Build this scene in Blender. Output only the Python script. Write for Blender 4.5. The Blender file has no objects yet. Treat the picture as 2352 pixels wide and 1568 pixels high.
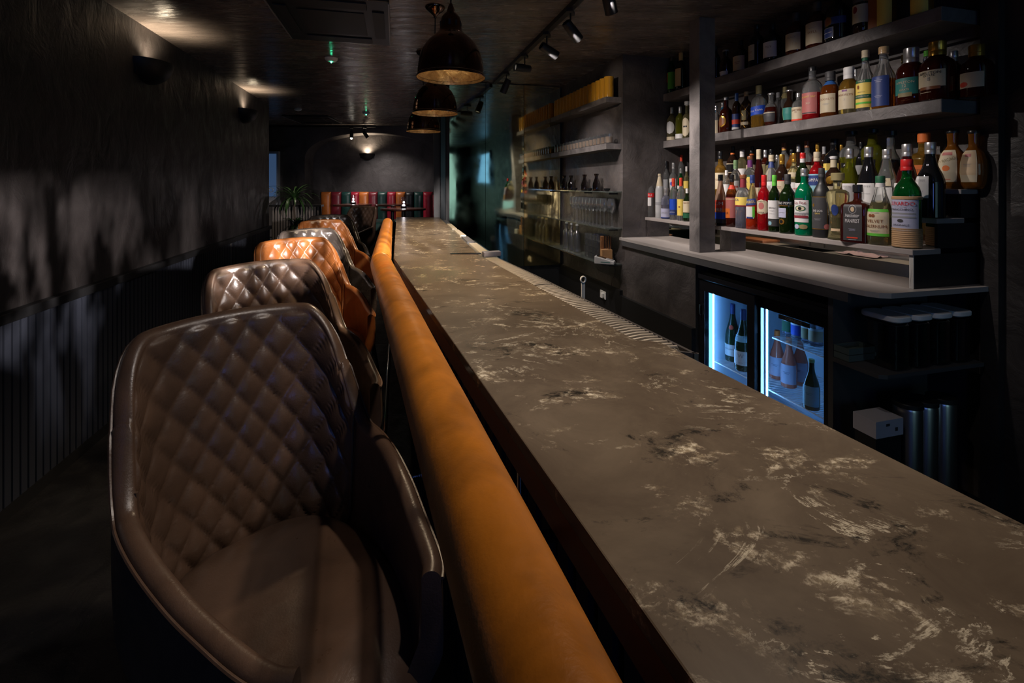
import bpy, math, random
from mathutils import Vector, Matrix, noise as mnoise
random.seed(7)
PI = math.pi
scene = bpy.context.scene
COL = scene.collection

# ------------------------------------------------------------------ camera
F, CX, CY, EYE = 1100.0, 1176.0, 424.0, 1.5
cam_d = bpy.data.cameras.new('camera')
cam_d.sensor_width = 36.0
cam_d.lens = F / 2352 * 36
cam_d.shift_y = (CY - 784) / 2352
cam_d.clip_start = 0.02
cam = bpy.data.objects.new('camera', cam_d)
cam.location = (0, 0, EYE)
cam.rotation_euler = (PI / 2, 0, 0)
COL.objects.link(cam)
scene.camera = cam

# ------------------------------------------------------------------ world, exposure
w = bpy.data.worlds.new('world')
scene.world = w
w.use_nodes = True
w.node_tree.nodes['Background'].inputs[0].default_value = (0.6, 0.7, 1.0, 1)
w.node_tree.nodes['Background'].inputs[1].default_value = 0.0015
scene.view_settings.view_transform = 'Standard'
scene.view_settings.look = 'None'
scene.view_settings.gamma = 1.0
scene.view_settings.use_curve_mapping = False
scene.view_settings.exposure = 0.0

# ------------------------------------------------------------------ lamps of the room
def lamp(name, kind, loc, energy, color=(1, .8, .6), target=None, angle=60, blend=.6, radius=.02, size=.1):
    d = bpy.data.lights.new(name, kind)
    d.energy = energy
    d.color = color
    if kind == 'SPOT':
        d.spot_size = math.radians(angle); d.spot_blend = blend; d.shadow_soft_size = radius
    elif kind == 'POINT':
        d.shadow_soft_size = radius
    elif kind == 'AREA':
        d.size = size
    o = bpy.data.objects.new(name, d)
    o.location = loc
    if target is not None:
        v = Vector(target) - Vector(loc)
        o.rotation_euler = v.to_track_quat('-Z', 'Y').to_euler()
    COL.objects.link(o)
    return o
WARM = (1.0, .82, .66)
WARMER = (1.0, .70, .42)
NEUT = (1.0, .90, .84)
# track heads over the aisle, thrown on the bottle shelves
lamp('spot_light_shelf', 'SPOT', (.25, 3.38, 2.42), 92, NEUT, (1.30, 3.75, 1.55), 66, .9, .012)
lamp('spot_light_shelf', 'SPOT', (.37, 2.93, 2.42), 100, NEUT, (1.45, 3.15, 1.40), 60, .9, .012)
lamp('spot_light_shelf', 'SPOT', (.50, 2.42, 2.42), 84, NEUT, (1.62, 2.70, 1.75), 60, .9, .012)
lamp('spot_light_shelf', 'SPOT', (.62, 1.90, 2.42), 50, NEUT, (1.70, 2.3, 1.38), 38, 1., .012)
lamp('fill_light_tumblers', 'SPOT', (-.05, 3.2, 2.35), 24, WARM, (.86, 4.15, 2.30), 26, .9, .012)  # added fill without a track head, brightens the amber tumblers
lamp('fill_light_tray', 'SPOT', (.20, 1.7, 2.5), 38, WARM, (.12, 1.75, 1.15), 50, 1., .02)  # added fill over the drip tray, no fixture of its own
lamp('fill_light_glasses', 'SPOT', (.05, 3.5, 2.42), 45, NEUT, (.86, 4.5, 1.0), 55, .9, .03)  # added fill for the dark glassware wall
lamp('fill_light_glasses', 'SPOT', (.05, 4.2, 2.42), 48, NEUT, (.85, 4.6, 1.2), 80, .9, .012)  # second added fill, puts more light on the glasses
# heads over the near counter
lamp('spot_light_counter', 'SPOT', (.62, 1.05, 2.52), 62, WARM, (.12, .98, 1.16), 60, 1.0, .03)
lamp('spot_light_counter', 'SPOT', (.85, .10, 2.52), 42, WARM, (.52, .38, 1.16), 62, 1.0, .03)
lamp('fill_light_unit', 'SPOT', (.62, 1.2, 2.45), 9, NEUT, (1.80, 1.92, .80), 30, .8, .02)  # added fill to lift the containers in the open unit
lamp('fill_light_station', 'SPOT', (.22, 3.5, 2.45), 90, NEUT, (-.12, 3.4, .93), 60, .8, .02)  # added fill so the sink station shows in the mirrors
# head turned to the bar stools
lamp('spot_light_stools', 'SPOT', (.35, .6, 2.5), 30, NEUT, (-.45, 1.0, 1.0), 50, .9, .02)
lamp('spot_light_stools', 'SPOT', (-.10, 2.2, 2.5), 17, WARM, (-.85, 2.1, 1.1), 60, .9, .02)
lamp('spot_light_stools', 'SPOT', (-.25, 3.4, 2.5), 22, WARM, (-1.2, 3.3, 1.1), 60, .9, .02)
# ------------------------------------------------------------------ materials
MATS = {}
def new_mat(name):
    m = bpy.data.materials.new(name)
    m.use_nodes = True
    nt = m.node_tree
    b = nt.nodes['Principled BSDF']
    MATS[name] = m
    return m, nt, b
def inp(b, k, v):
    if k in b.inputs:
        b.inputs[k].default_value = v
def c4(c):
    return (c[0], c[1], c[2], 1)
def mat(name, c, rough=.5, metal=0., trans=0., emis=None, es=0., ior=1.45, coat=0., spec=.5):
    if name in MATS:
        return MATS[name]
    m, nt, b = new_mat(name)
    inp(b, 'Base Color', c4(c)); inp(b, 'Roughness', rough); inp(b, 'Metallic', metal)
    inp(b, 'Transmission Weight', trans); inp(b, 'IOR', ior); inp(b, 'Coat Weight', coat)
    inp(b, 'Specular IOR Level', spec)
    if emis:
        inp(b, 'Emission Color', c4(emis)); inp(b, 'Emission Strength', es)
    return m
def N(nt, t, **kw):
    n = nt.nodes.new(t)
    for k, v in kw.items():
        if k.startswith('i_'):
            n.inputs[k[2:].replace('_', ' ')].default_value = v
        else:
            setattr(n, k, v)
    return n
def coords(nt, scale=(1, 1, 1), rot=(0, 0, 0)):
    tc = N(nt, 'ShaderNodeTexCoord')
    mp = N(nt, 'ShaderNodeMapping')
    mp.inputs['Scale'].default_value = scale
    mp.inputs['Rotation'].default_value = rot
    nt.links.new(tc.outputs['Object'], mp.inputs['Vector'])
    return mp.outputs['Vector']
def tex(nt, vec, scale, detail=4., rough=.55, dist=0.):
    n = N(nt, 'ShaderNodeTexNoise')
    n.inputs['Scale'].default_value = scale
    n.inputs['Detail'].default_value = detail
    n.inputs['Roughness'].default_value = rough
    n.inputs['Distortion'].default_value = dist
    nt.links.new(vec, n.inputs['Vector'])
    return n.outputs['Fac']
def ramp(nt, fac, stops):
    r = N(nt, 'ShaderNodeValToRGB')
    e = r.color_ramp.elements
    while len(e) < len(stops):
        e.new(.5)
    for i, (p, c) in enumerate(stops):
        e[i].position = p
        e[i].color = c4(c) if len(c) == 3 else c
    nt.links.new(fac, r.inputs['Fac'])
    return r.outputs['Color']
def g(v):
    return (v, v, v)
def bump(nt, b, fac, strength=.3, dist=.01, prev=None):
    n = N(nt, 'ShaderNodeBump')
    n.inputs['Strength'].default_value = strength
    n.inputs['Distance'].default_value = dist
    nt.links.new(fac, n.inputs['Height'])
    if prev is not None:
        nt.links.new(prev, n.inputs['Normal'])
    nt.links.new(n.outputs['Normal'], b.inputs['Normal'])
    return n.outputs['Normal']
def mixc(nt, fac, a, bcol):
    n = N(nt, 'ShaderNodeMix', data_type='RGBA')
    nt.links.new(fac, n.inputs[0])
    for i, v in ((6, a), (7, bcol)):
        if isinstance(v, tuple):
            n.inputs[i].default_value = c4(v)
        else:
            nt.links.new(v, n.inputs[i])
    return n.outputs[2]

def plaster(name, c1, c2, rough=(.3, .55), scale=(1, 1, 1), bs=.5, sc=2.2):
    m, nt, b = new_mat(name)
    v = coords(nt, scale)
    f = tex(nt, v, sc, 6, .6, .8)
    nt.links.new(ramp(nt, f, [(.3, c1), (.5, tuple((x + y) / 2 for x, y in zip(c1, c2))), (.72, c2)]), b.inputs['Base Color'])
    f2 = tex(nt, v, 7, 6, .62, .7)
    nt.links.new(ramp(nt, f2, [(.35, g(rough[0])), (.65, g(rough[1]))]), b.inputs['Roughness'])
    vo = N(nt, 'ShaderNodeTexVoronoi', feature='DISTANCE_TO_EDGE')
    vo.inputs['Scale'].default_value = 5
    nt.links.new(v, vo.inputs['Vector'])
    p = bump(nt, b, f2, bs, .02)
    bump(nt, b, tex(nt, v, 22, 4, .6, .8), bs * .5, .006, p)
    return m
M_WALL = plaster('dark trowelled plaster', (.034, .029, .028), (.115, .10, .096))
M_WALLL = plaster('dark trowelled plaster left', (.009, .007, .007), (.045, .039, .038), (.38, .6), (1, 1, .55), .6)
M_CEIL = plaster('dark polished ceiling', (.07, .060, .055), (.19, .16, .145), (.15, .34), (.55, 2.2, 1), .35)
M_BACKP = plaster('back wall plaster', (.05, .045, .045), (.13, .118, .12), (.4, .6))
M_SHELF = plaster('shelf plaster', (.07, .063, .063), (.19, .17, .165), (.4, .6), (1, 1, 1), .5, 5)

def leather(name, c, rough=.27, var=.35, bs=.25):
    if name in MATS: return MATS[name]
    m, nt, b = new_mat(name)
    v = coords(nt)
    f = tex(nt, v, 9, 5, .6, .6)
    d = tuple(x * (1 - var) for x in c); l = tuple(min(1, x * (1 + var * .6)) for x in c)
    nt.links.new(ramp(nt, f, [(.3, d), (.7, l)]), b.inputs['Base Color'])
    nt.links.new(ramp(nt, tex(nt, v, 30, 3), [(.3, g(rough - .06)), (.7, g(rough + .1))]), b.inputs['Roughness'])
    p = bump(nt, b, tex(nt, v, 260, 2, .6), bs, .0012)
    bump(nt, b, tex(nt, v, 22, 4, .6, 1.), bs * .6, .004, p)
    return m
M_TANRAIL = leather('tan padded leather', (.41, .14, .014), .34, .38, .2)
LEATH = {'brown': leather('dark brown leather', (.080, .047, .031), .33, .35),
         'tan': leather('tan quilted leather', (.21, .070, .017), .34, .35),
         'grey': leather('grey quilted leather', (.075, .062, .054), .26, .3),
         'black': leather('black leather', (.022, .018, .016), .28, .3)}

# counter stone
m, nt, b = new_mat('taupe veined stone')
v = coords(nt, (1, 1, 1), (0, 0, .5))
vs = coords(nt, (3.2, 1.6, 1), (0, 0, .35))
base = ramp(nt, tex(nt, v, 6, 8, .66, .5), [(.30, (.070, .052, .037)), (.5, (.100, .077, .055)), (.68, (.135, .106, .076))])
vs = coords(nt, (1.0, 1.25, 1), (0, 0, .25))
def thr(fac, lo, hi, top=1.):
    return ramp(nt, fac, [(0, g(0)), (lo, g(0)), (hi, g(top)), (1, g(top))])
def mul(a, c):
    n = N(nt, 'ShaderNodeMath', operation='MULTIPLY'); nt.links.new(a, n.inputs[0]); nt.links.new(c, n.inputs[1]); return n.outputs[0]
fine = thr(tex(nt, vs, 95, 5, .7, .3), .47, .57)
fine2 = thr(tex(nt, vs, 42, 6, .72, .4), .45, .56)
clus = thr(tex(nt, vs, 9.5, 7, .68, .4), .55, .66)
vein = ramp(nt, tex(nt, vs, 4.5, 10, .7, .9), [(0, g(0)), (.490, g(0)), (.500, g(.8)), (.505, g(.8)), (.516, g(0)), (1, g(0))])
vmsk = thr(tex(nt, vs, 3.3, 3, .6, .4), .49, .58)
c0 = mixc(nt, mul(clus, fine2), base, (.27, .22, .15))
c0 = mixc(nt, mul(mul(clus, fine), fine2), c0, (.62, .56, .44))
c1 = mixc(nt, mul(mul(vein, vmsk), fine2), c0, (.55, .50, .39))
dk = thr(tex(nt, coords(nt, (1.2, 1.7, 1), (0, 0, 2.9)), 6.5, 8, .7, .7), .57, .64)
dkf = thr(tex(nt, vs, 45, 5, .7, .5), .42, .55)
c3 = mixc(nt, mul(dk, dkf), c1, (.018, .016, .013))
nt.links.new(c3, b.inputs['Base Color'])
inp(b, 'Roughness', .27)
bump(nt, b, tex(nt, v, 14, 4), .05, .004)
M_STONE = m

def waved_metal(name, c, rough, amp, sc=(1.1, 1.1, .45), streak=True):
    m, nt, b = new_mat(name)
    inp(b, 'Metallic', 1.0); inp(b, 'Base Color', c4(c)); inp(b, 'Roughness', rough)
    p = bump(nt, b, tex(nt, coords(nt, sc), 2.2, 1.5, .4, .3), amp, .08)
    nt.links.new(ramp(nt, tex(nt, coords(nt, (1, 1, 1)), 6, 5), [(.35, g(rough)), (.7, g(rough + .05))]), b.inputs['Roughness'])
    return m
M_MIRW = waved_metal('wavy tinted mirror steel', (.74, .76, .52), .025, .13, (.8, .8, .35))
M_MIRF = waved_metal('gold glow tinted mirror', (.95, .78, .38), .04, .03)  # bright gold reflection of the lit wall is put into this tint
M_MIR = mat('clear mirror', (.80, .78, .76), .015, 1.)
M_BLK = mat('matt black', (.012, .012, .013), .5)
M_BLKG = mat('gloss black', (.010, .010, .012), .18)
M_ROD = mat('tray rod steel', (.60, .54, .46), .33, .75)
M_DKST = mat('dark steel', (.16, .15, .15), .4, .8)
M_STEEL = mat('brushed steel', (.55, .54, .53), .28, 1.)
M_CHROME = mat('polished chrome', (.75, .75, .75), .08, 1.)
M_WOODB = mat('brown stained wood', (.16, .055, .02), .4)
M_WOODT = mat('light wood', (.42, .22, .09), .5)
M_GREYEDGE = mat('grey laminate', (.30, .265, .25), .45)
M_GREYDK = mat('dark grey laminate', (.06, .058, .06), .5)
M_BRONZE = mat('dark copper lacquer', (.12, .055, .028), .10, 1., coat=.6)
M_COPIN = None
m, nt, b = new_mat('hammered copper lining')
inp(b, 'Metallic', .85)
nt.links.new(ramp(nt, tex(nt, coords(nt), 22, 4, .6, 1.5), [(.3, (.30, .17, .07)), (.6, (.62, .45, .24)), (.75, (.42, .24, .11))]), b.inputs['Base Color'])
inp(b, 'Roughness', .42)
bump(nt, b, tex(nt, coords(nt), 30, 3, .5, 1.), .5, .006)
M_COPIN = m
M_SLAT = mat('blue grey slat paint', (.032, .036, .050), .42)
M_SLATG = mat('warm grey slat', (.24, .215, .20), .5)
M_WHITE = mat('white plastic', (.75, .75, .75), .35)
M_PAPER = mat('white paper', (.70, .66, .62), .6)
M_BULB = mat('lit bulb', (1, .9, .7), .4, emis=(1, .78, .48), es=9)
def thin(name, tint, base=.04, rough=.05, gain=.45, sparkle_white=0.):
    m, nt, b = new_mat(name)
    nt.nodes.remove(b)
    out = nt.nodes['Material Output']
    tr = N(nt, 'ShaderNodeBsdfTransparent'); tr.inputs[0].default_value = c4(tint)
    gl_ = N(nt, 'ShaderNodeBsdfGlossy'); gl_.inputs['Roughness'].default_value = rough
    lw = N(nt, 'ShaderNodeLayerWeight'); lw.inputs[0].default_value = .35
    ma = N(nt, 'ShaderNodeMath', operation='MULTIPLY_ADD'); nt.links.new(lw.outputs['Facing'], ma.inputs[0]); ma.inputs[1].default_value = gain; ma.inputs[2].default_value = base
    pw_ = N(nt, 'ShaderNodeMixShader'); nt.links.new(ma.outputs[0], pw_.inputs[0]); nt.links.new(tr.outputs[0], pw_.inputs[1]); nt.links.new(gl_.outputs[0], pw_.inputs[2])
    sh = pw_.outputs[0]
    if sparkle_white:
        df = N(nt, 'ShaderNodeBsdfDiffuse'); df.inputs[0].default_value = (.8, .8, .8, 1)  # white diffuse mixed in to stand in for sparkle on the glass
        mk = N(nt, 'ShaderNodeMixShader'); mk.inputs[0].default_value = sparkle_white
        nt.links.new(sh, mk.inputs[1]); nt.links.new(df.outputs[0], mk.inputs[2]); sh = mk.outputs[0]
    nt.links.new(sh, out.inputs[0])
    return m
M_GLASS = thin('clear glass', (.93, .94, .94))
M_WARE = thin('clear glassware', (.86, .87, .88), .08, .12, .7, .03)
M_GLASST = mat('thin shelf glass', (.55, .62, .58), .03, 0, .9, ior=1.3)
M_FLOOR = plaster('dark floor', (.010, .010, .011), (.022, .021, .021), (.35, .6))

# ------------------------------------------------------------------ mesh builder
class MB:
    def __init__(self):
        self.v = []; self.f = []; self.m = []; self.mats = []
        self.T = Matrix.Identity(4)
    def mi(self, mt):
        if mt not in self.mats:
            self.mats.append(mt)
        return self.mats.index(mt)
    def add(self, vs, fs, mt, T=None):
        T = self.T if T is None else self.T @ T
        o = len(self.v)
        self.v += [tuple(T @ Vector(p)) for p in vs]
        i = self.mi(mt)
        for f in fs:
            self.f.append([o + k for k in f]); self.m.append(i)
        return self
    def box(self, x0, x1, y0, y1, z0, z1, mt, T=None):
        vs = [(x0, y0, z0), (x1, y0, z0), (x1, y1, z0), (x0, y1, z0), (x0, y0, z1), (x1, y0, z1), (x1, y1, z1), (x0, y1, z1)]
        return self.add(vs, [(3, 2, 1, 0), (4, 5, 6, 7), (0, 1, 5, 4), (1, 2, 6, 5), (2, 3, 7, 6), (3, 0, 4, 7)], mt, T)
    def rbox(self, x0, x1, y0, y1, z0, z1, r, mt, T=None, seg=3):
        """box rounded on its vertical corners with softened top and bottom edges"""
        pts = []
        for cx, cy, a0 in ((x1 - r, y1 - r, 0), (x0 + r, y1 - r, 90), (x0 + r, y0 + r, 180), (x1 - r, y0 + r, 270)):
            for k in range(seg + 1):
                a = math.radians(a0 + 90 * k / seg)
                pts.append((cx, cy, math.cos(a), math.sin(a)))
        e = min(r, (z1 - z0) / 3) * .5
        rings = [(r - e, z0), (r, z0 + e), (r, z1 - e), (r - e, z1)]
        n = len(pts)
        vs = [(p[0] + p[2] * rr, p[1] + p[3] * rr, z) for rr, z in rings for p in pts]
        fs = [(j * n + i, j * n + (i + 1) % n, (j + 1) * n + (i + 1) % n, (j + 1) * n + i) for j in range(3) for i in range(n)]
        fs += [tuple(range(n))[::-1], tuple(range(3 * n, 4 * n))]
        return self.add(vs, fs, mt, T)
    def prism(self, pts, z0, z1, mt, T=None):
        n = len(pts)
        ar = sum(pts[i][0] * pts[(i + 1) % n][1] - pts[(i + 1) % n][0] * pts[i][1] for i in range(n))
        if ar < 0: pts = pts[::-1]
        vs = [(p[0], p[1], z0) for p in pts] + [(p[0], p[1], z1) for p in pts]
        fs = [tuple(range(n))[::-1], tuple(range(n, 2 * n))] + [(i, (i + 1) % n, n + (i + 1) % n, n + i) for i in range(n)]
        return self.add(vs, fs, mt, T)
    def lathe(self, prof, mt, seg=28, T=None, p=2., split=None, cap=True):
        """prof: (r, z) or (r, z, p). split: (z, material below)"""
        n = seg; vs = []
        for q in prof:
            r, z = q[0], q[1]; pp = q[2] if len(q) > 2 else p
            for i in range(n):
                a = 2 * PI * (i + .5) / n
                c, s = math.cos(a), math.sin(a)
                k = r if pp <= 2.01 else r / (abs(c) ** pp + abs(s) ** pp) ** (1 / pp)
                vs.append((k * c, k * s, z))
        fs = [(j * n + i, j * n + (i + 1) % n, (j + 1) * n + (i + 1) % n, (j + 1) * n + i) for j in range(len(prof) - 1) for i in range(n)]
        fa = [f for k, f in enumerate(fs)]
        if cap:
            fa += [tuple(range(n))[::-1], tuple(range((len(prof) - 1) * n, len(prof) * n))]
        if split is None:
            return self.add(vs, fa, mt, T)
        lo = [f for f in fa if sum(vs[i][2] for i in f) / len(f) < split[0]]
        hi = [f for f in fa if sum(vs[i][2] for i in f) / len(f) >= split[0]]
        o = len(self.v)
        self.add(vs, [], mt, T)
        for fl, mt2 in ((lo, split[1]), (hi, mt)):
            i = self.mi(mt2)
            for f in fl:
                self.f.append([o + k for k in f]); self.m.append(i)
        return self
    def tube(self, pts, r, mt, seg=8, T=None, closed=False, flat=1.):
        """r: number or list; a tube swept along pts"""
        P = [Vector(p) for p in pts]; n = len(P); rs = r if isinstance(r, (list, tuple)) else [r] * n
        vs = []; up = None
        for i, p in enumerate(P):
            if closed:
                d = (P[(i + 1) % n] - P[i - 1])
            else:
                d = P[min(i + 1, n - 1)] - P[max(i - 1, 0)]
            d.normalize()
            if up is None:
                up = Vector((0, 0, 1)) if abs(d.z) < .95 else Vector((1, 0, 0))
            a = d.cross(up); a.normalize(); bb = a.cross(d); bb.normalize(); up = bb
            for k in range(seg):
                t = 2 * PI * k / seg
                vs.append(tuple(p + (a * math.cos(t) + bb * math.sin(t) * flat) * rs[i]))
        m_ = n if closed else n - 1
        fs = [(j * seg + i, ((j + 1) % n) * seg + i, ((j + 1) % n) * seg + (i + 1) % seg, j * seg + (i + 1) % seg) for j in range(m_) for i in range(seg)]
        fs = [f[::-1] for f in fs]
        if not closed:
            fs += [tuple(range(seg)), tuple(range((n - 1) * seg, n * seg))[::-1]]
        return self.add(vs, fs, mt, T)
    def build(self, name, parent=None, smooth=True, loc=None, rz=None, angle=38):
        me = bpy.data.meshes.new(name)
        me.from_pydata(self.v, [], self.f)
        for mt in self.mats:
            me.materials.append(mt)
        me.polygons.foreach_set('material_index', self.m)
        if smooth:
            me.polygons.foreach_set('use_smooth', [True] * len(me.polygons))
            try: me.set_sharp_from_angle(angle=math.radians(angle))
            except Exception: pass
        me.update()
        o = bpy.data.objects.new(name, me)
        COL.objects.link(o)
        if parent is not None: o.parent = parent
        if loc is not None: o.location = loc
        if rz is not None: o.rotation_euler = (0, 0, rz)
        return o
def tag(o, label=None, cat=None, group=None, kind=None):
    if label: o['label'] = label
    if cat: o['category'] = cat
    if group: o['group'] = group
    if kind: o['kind'] = kind
    return o
def thing(name, label, cat, loc=(0, 0, 0), rz=0., group=None, par=None):
    o = bpy.data.objects.new(name, None)
    o.empty_display_size = .05
    COL.objects.link(o)
    o.location = loc; o.rotation_euler = (0, 0, rz)
    return tag(o, label, cat, group)
def struct(o):
    o['kind'] = 'structure'
    return o
def kids(o):
    return [c for c in bpy.data.objects if c.parent == o]
def copy_tree(o, loc=None, rz=None, label=None, par=None, k=None):
    c = o.copy(); COL.objects.link(c)
    if par is not None: c.parent = par
    for ch in (k[o.name] if k else kids(o)):
        copy_tree(ch, par=c, k=None if not k else {**k, ch.name: k.get(ch.name, [])})
    if loc is not None: c.location = loc
    if rz is not None: c.rotation_euler = (0, 0, rz)
    if label: c['label'] = label
    return c

# frames: R = the long wall behind the bar; u runs along it towards the viewer, v goes into it
OR = Vector((.9215, 4.071)); AR = Vector((.2664, -.9639)); NR = Vector((.9639, .2664))
RZ = math.atan2(AR.y, AR.x)
def R(u, v, z=0.):
    p = OR + AR * u + NR * v
    return (p.x, p.y, z)
def R_u(px, v):
    """where along the wall, at setback v, a sight line px falls"""
    k = (px - CX) / F
    return (k * (OR.y + NR.y * v) - OR.x - NR.x * v) / (AR.x - k * AR.y)
MR = Matrix.Translation((OR.x, OR.y, 0)) @ Matrix.Rotation(RZ, 4, 'Z')
def at(px, py, z):
    Y = (EYE - z) * F / (py - CY)
    return ((px - CX) / F * Y, Y, z)

# text meshes, cut from the built in font
_T = {}
def text_mesh(s, size=1., align='CENTER'):
    key = (s,)
    if key not in _T:
        cu = bpy.data.curves.new('txt', 'FONT')
        cu.body = s; cu.size = 1.; cu.align_x = 'CENTER'; cu.align_y = 'CENTER'; cu.resolution_u = 2
        cu.space_line = .85
        ob = bpy.data.objects.new('txt', cu)
        COL.objects.link(ob)
        bpy.context.view_layer.update()
        me = ob.to_mesh()
        vs = [(q.co.x, q.co.y) for q in me.vertices]
        fs = [tuple(p.vertices) for p in me.polygons]
        ob.to_mesh_clear()
        bpy.data.objects.remove(ob); bpy.data.curves.remove(cu)
        _T[key] = (vs, fs)
    vs, fs = _T[key]
    return [(x * size, y * size) for x, y in vs], fs
# ------------------------------------------------------------------ the room
ZC = 2.61
MB().box(-8, 6, -3.2, 11, -.1, 0, M_FLOOR).build('floor', smooth=False)['kind'] = 'structure'
struct(MB().prism([(-8, 7.2), (-.9, 7.2), (-1.3, 11), (-8, 11)], 0, .38, M_FLOOR).build('floor_raised', smooth=False))
struct(MB().box(-8, 6, -3.2, 11, ZC, ZC + .1, M_CEIL).build('ceiling', smooth=False))
LZ = math.atan2(.971, -.2392)
ML = Matrix.Translation((-2.274, 2.127, 0)) @ Matrix.Rotation(LZ, 4, 'Z')
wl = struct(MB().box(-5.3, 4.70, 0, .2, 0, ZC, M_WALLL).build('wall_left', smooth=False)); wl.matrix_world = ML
q = MB()
k = -60
while k * .05 < 4.68:
    if abs(k * .05 - 3.05) > .03:
        q.box(k * .05, k * .05 + .038, -.016, 0, .06, .885, M_SLAT)
    k += 1
q.box(3.035, 3.06, -.02, 0, .06, .885, M_SLATG)
o = struct(q.build('trim_1', smooth=False)); o.matrix_world = ML
o = struct(MB().rbox(-5.3, 4.70, -.045, 0, .885, .932, .006, M_BLK).build('trim_2', smooth=False)); o.matrix_world = ML
o = struct(MB().box(-5.3, 4.70, -.022, 0, 0, .06, M_BLK).build('baseboard_left', smooth=False)); o.matrix_world = ML
struct(MB().box(-8, -3.45, 6.68, 6.8, 0, ZC, M_WALLL).build('wall_return', smooth=False))
struct(MB().box(-8, -.9, 9.5, 9.6, .38, ZC, M_BACKP).build('wall_back', smooth=False))
# arch in front of the back wall
q = MB(); n = 40
ax, aw, az, ah = -2.70, 1.24, 1.95, .534
for i in range(n):
    a0, a1 = PI - PI * i / n, PI - PI * (i + 1) / n
    p0 = (ax + aw * math.cos(a0), az + ah * math.sin(a0) ** .8); p1 = (ax + aw * math.cos(a1), az + ah * max(0, math.sin(a1)) ** .8)
    vs = [(p0[0], 9.1, p0[1]), (p1[0], 9.1, p1[1]), (p1[0], 9.1, ZC), (p0[0], 9.1, ZC), (p0[0], 9.5, p0[1]), (p1[0], 9.5, p1[1]), (p1[0], 9.5, ZC), (p0[0], 9.5, ZC)]
    q.add(vs, [(0, 1, 2, 3), (4, 5, 1, 0)], M_BACKP)
q.box(-8, ax - aw, 9.1, 9.5, .38, ZC, M_BACKP); q.box(ax + aw, -.9, 9.1, 9.5, .38, ZC, M_BACKP)
struct(q.build('wall_arch'))
struct(MB().prism([(-.70, 5.06), (-.66, 5.06), (-1.36, 9.5), (-1.46, 9.5)], 0, ZC, M_BLK).build('wall_booth', smooth=False))
M_CHAR = plaster('charcoal plaster', (.012, .010, .010), (.035, .030, .028), (.4, .6))
# long wall behind the bar: a block with the glass shelves, then the recess of the bottle shelves
def inR(mb, name, parent=None, smooth=False):
    o = mb.build(name, parent, smooth)
    if parent is None:
        o.location = (OR.x, OR.y, 0); o.rotation_euler = (0, 0, RZ)
    return o
struct(inR(MB().box(-1.42, 0, .022, .9, 0, ZC, M_WALL), 'wall_right'))
struct(inR(MB().box(0, .975, .022, .12, 0, 1.02, M_WALL), 'wall_right_low'))
struct(inR(MB().box(0, 2.235, .69, .9, 0, ZC, M_WALL), 'wall_recess'))
struct(inR(MB().box(2.235, 3.0, .66, .9, 2.33, ZC, M_CHAR).box(2.235, 2.30, .66, .9, 0, 2.33, M_CHAR).box(3.0, 7.2, .66, .9, 0, ZC, M_CHAR), 'wall_door'))
q = MB().box(2.30, 2.36, .66, .74, 0, 2.33, M_BLK).box(2.36, 2.94, .66, .74, 2.27, 2.33, M_BLK).box(2.94, 3.0, .66, .74, 0, 2.33, M_BLK)
dr = inR(q, 'door_1'); struct(dr)
struct(inR(MB().box(2.36, 2.94, .70, .73, 0, 2.27, mat('dark green door glass', (.02, .045, .04), .2)), 'glass_pane', dr))
struct(inR(MB().box(-1.42, 0, -.008, .022, 0, .60, M_BLK), 'baseboard_right')); 
struct(inR(MB().box(0, .975, -.008, .022, 0, .56, M_BLK), 'baseboard_bar'))
struct(inR(MB().box(-1.46, -1.42, -1.42, .9, 0, ZC, M_BLK), 'wall_end'))
struct(MB().box(-8, 6, -3.2, -3.0, 0, ZC, M_BLK).build('wall_rear', smooth=False))
w3 = struct(MB().box(-.25, -.2, -3.0, -2.95, 1.15, 2.15, M_BLK).box(.4, .45, -3.0, -2.95, 1.15, 2.15, M_BLK).box(-.2, .4, -3.0, -2.95, 2.1, 2.15, M_BLK).box(-.2, .4, -3.0, -2.95, 1.15, 1.2, M_BLK).build('glint_panel_rear', smooth=False))  # framed glow added behind the camera for blue glints on the leather
struct(MB().box(-.2, .4, -2.99, -2.97, 1.2, 2.1, mat('blue glow pane', (.03, .06, .2), .3, emis=(.14, .28, 1.0), es=4.2)).build('glowing_pane', w3, smooth=False))
M_WIN = mat('dusk blue glow pane', (.05, .1, .2), .3, emis=(.24, .44, .50), es=1.3)
w2 = inR(MB().box(5.05, 5.1, .60, .659, 1.45, 2.35, M_BLK).box(6.2, 6.25, .60, .659, 1.45, 2.35, M_BLK).box(5.1, 6.2, .60, .659, 2.3, 2.35, M_BLK).box(5.1, 6.2, .60, .659, 1.45, 1.5, M_BLK), 'glint_panel_right'); struct(w2)  # unseen glowing panel added on the side wall for blue stool highlights
struct(inR(MB().box(5.1, 6.2, .64, .659, 1.5, 2.3, mat('deep blue glow pane', (.03, .06, .2), .3, emis=(.12, .34, .72), es=1.3)), 'glowing_pane', w2))
win = struct(MB().box(1.5, 1.54, -3.0, -2.95, .5, 2.4, M_BLK).box(3.1, 3.14, -3.0, -2.95, .5, 2.4, M_BLK).box(1.5, 3.14, -3.0, -2.95, 2.4, 2.44, M_BLK).box(1.5, 3.14, -3.0, -2.95, .46, .5, M_BLK).box(2.3, 2.34, -3.0, -2.95, .5, 2.4, M_BLK).build('window_1', smooth=False))
struct(MB().box(1.54, 3.1, -2.99, -2.97, .5, 2.4, M_WIN).build('glowing_pane', win, smooth=False))
struct(MB().box(-8, -7.9, -3.2, 11, 0, ZC, M_BLK).build('wall_far_left', smooth=False))

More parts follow.
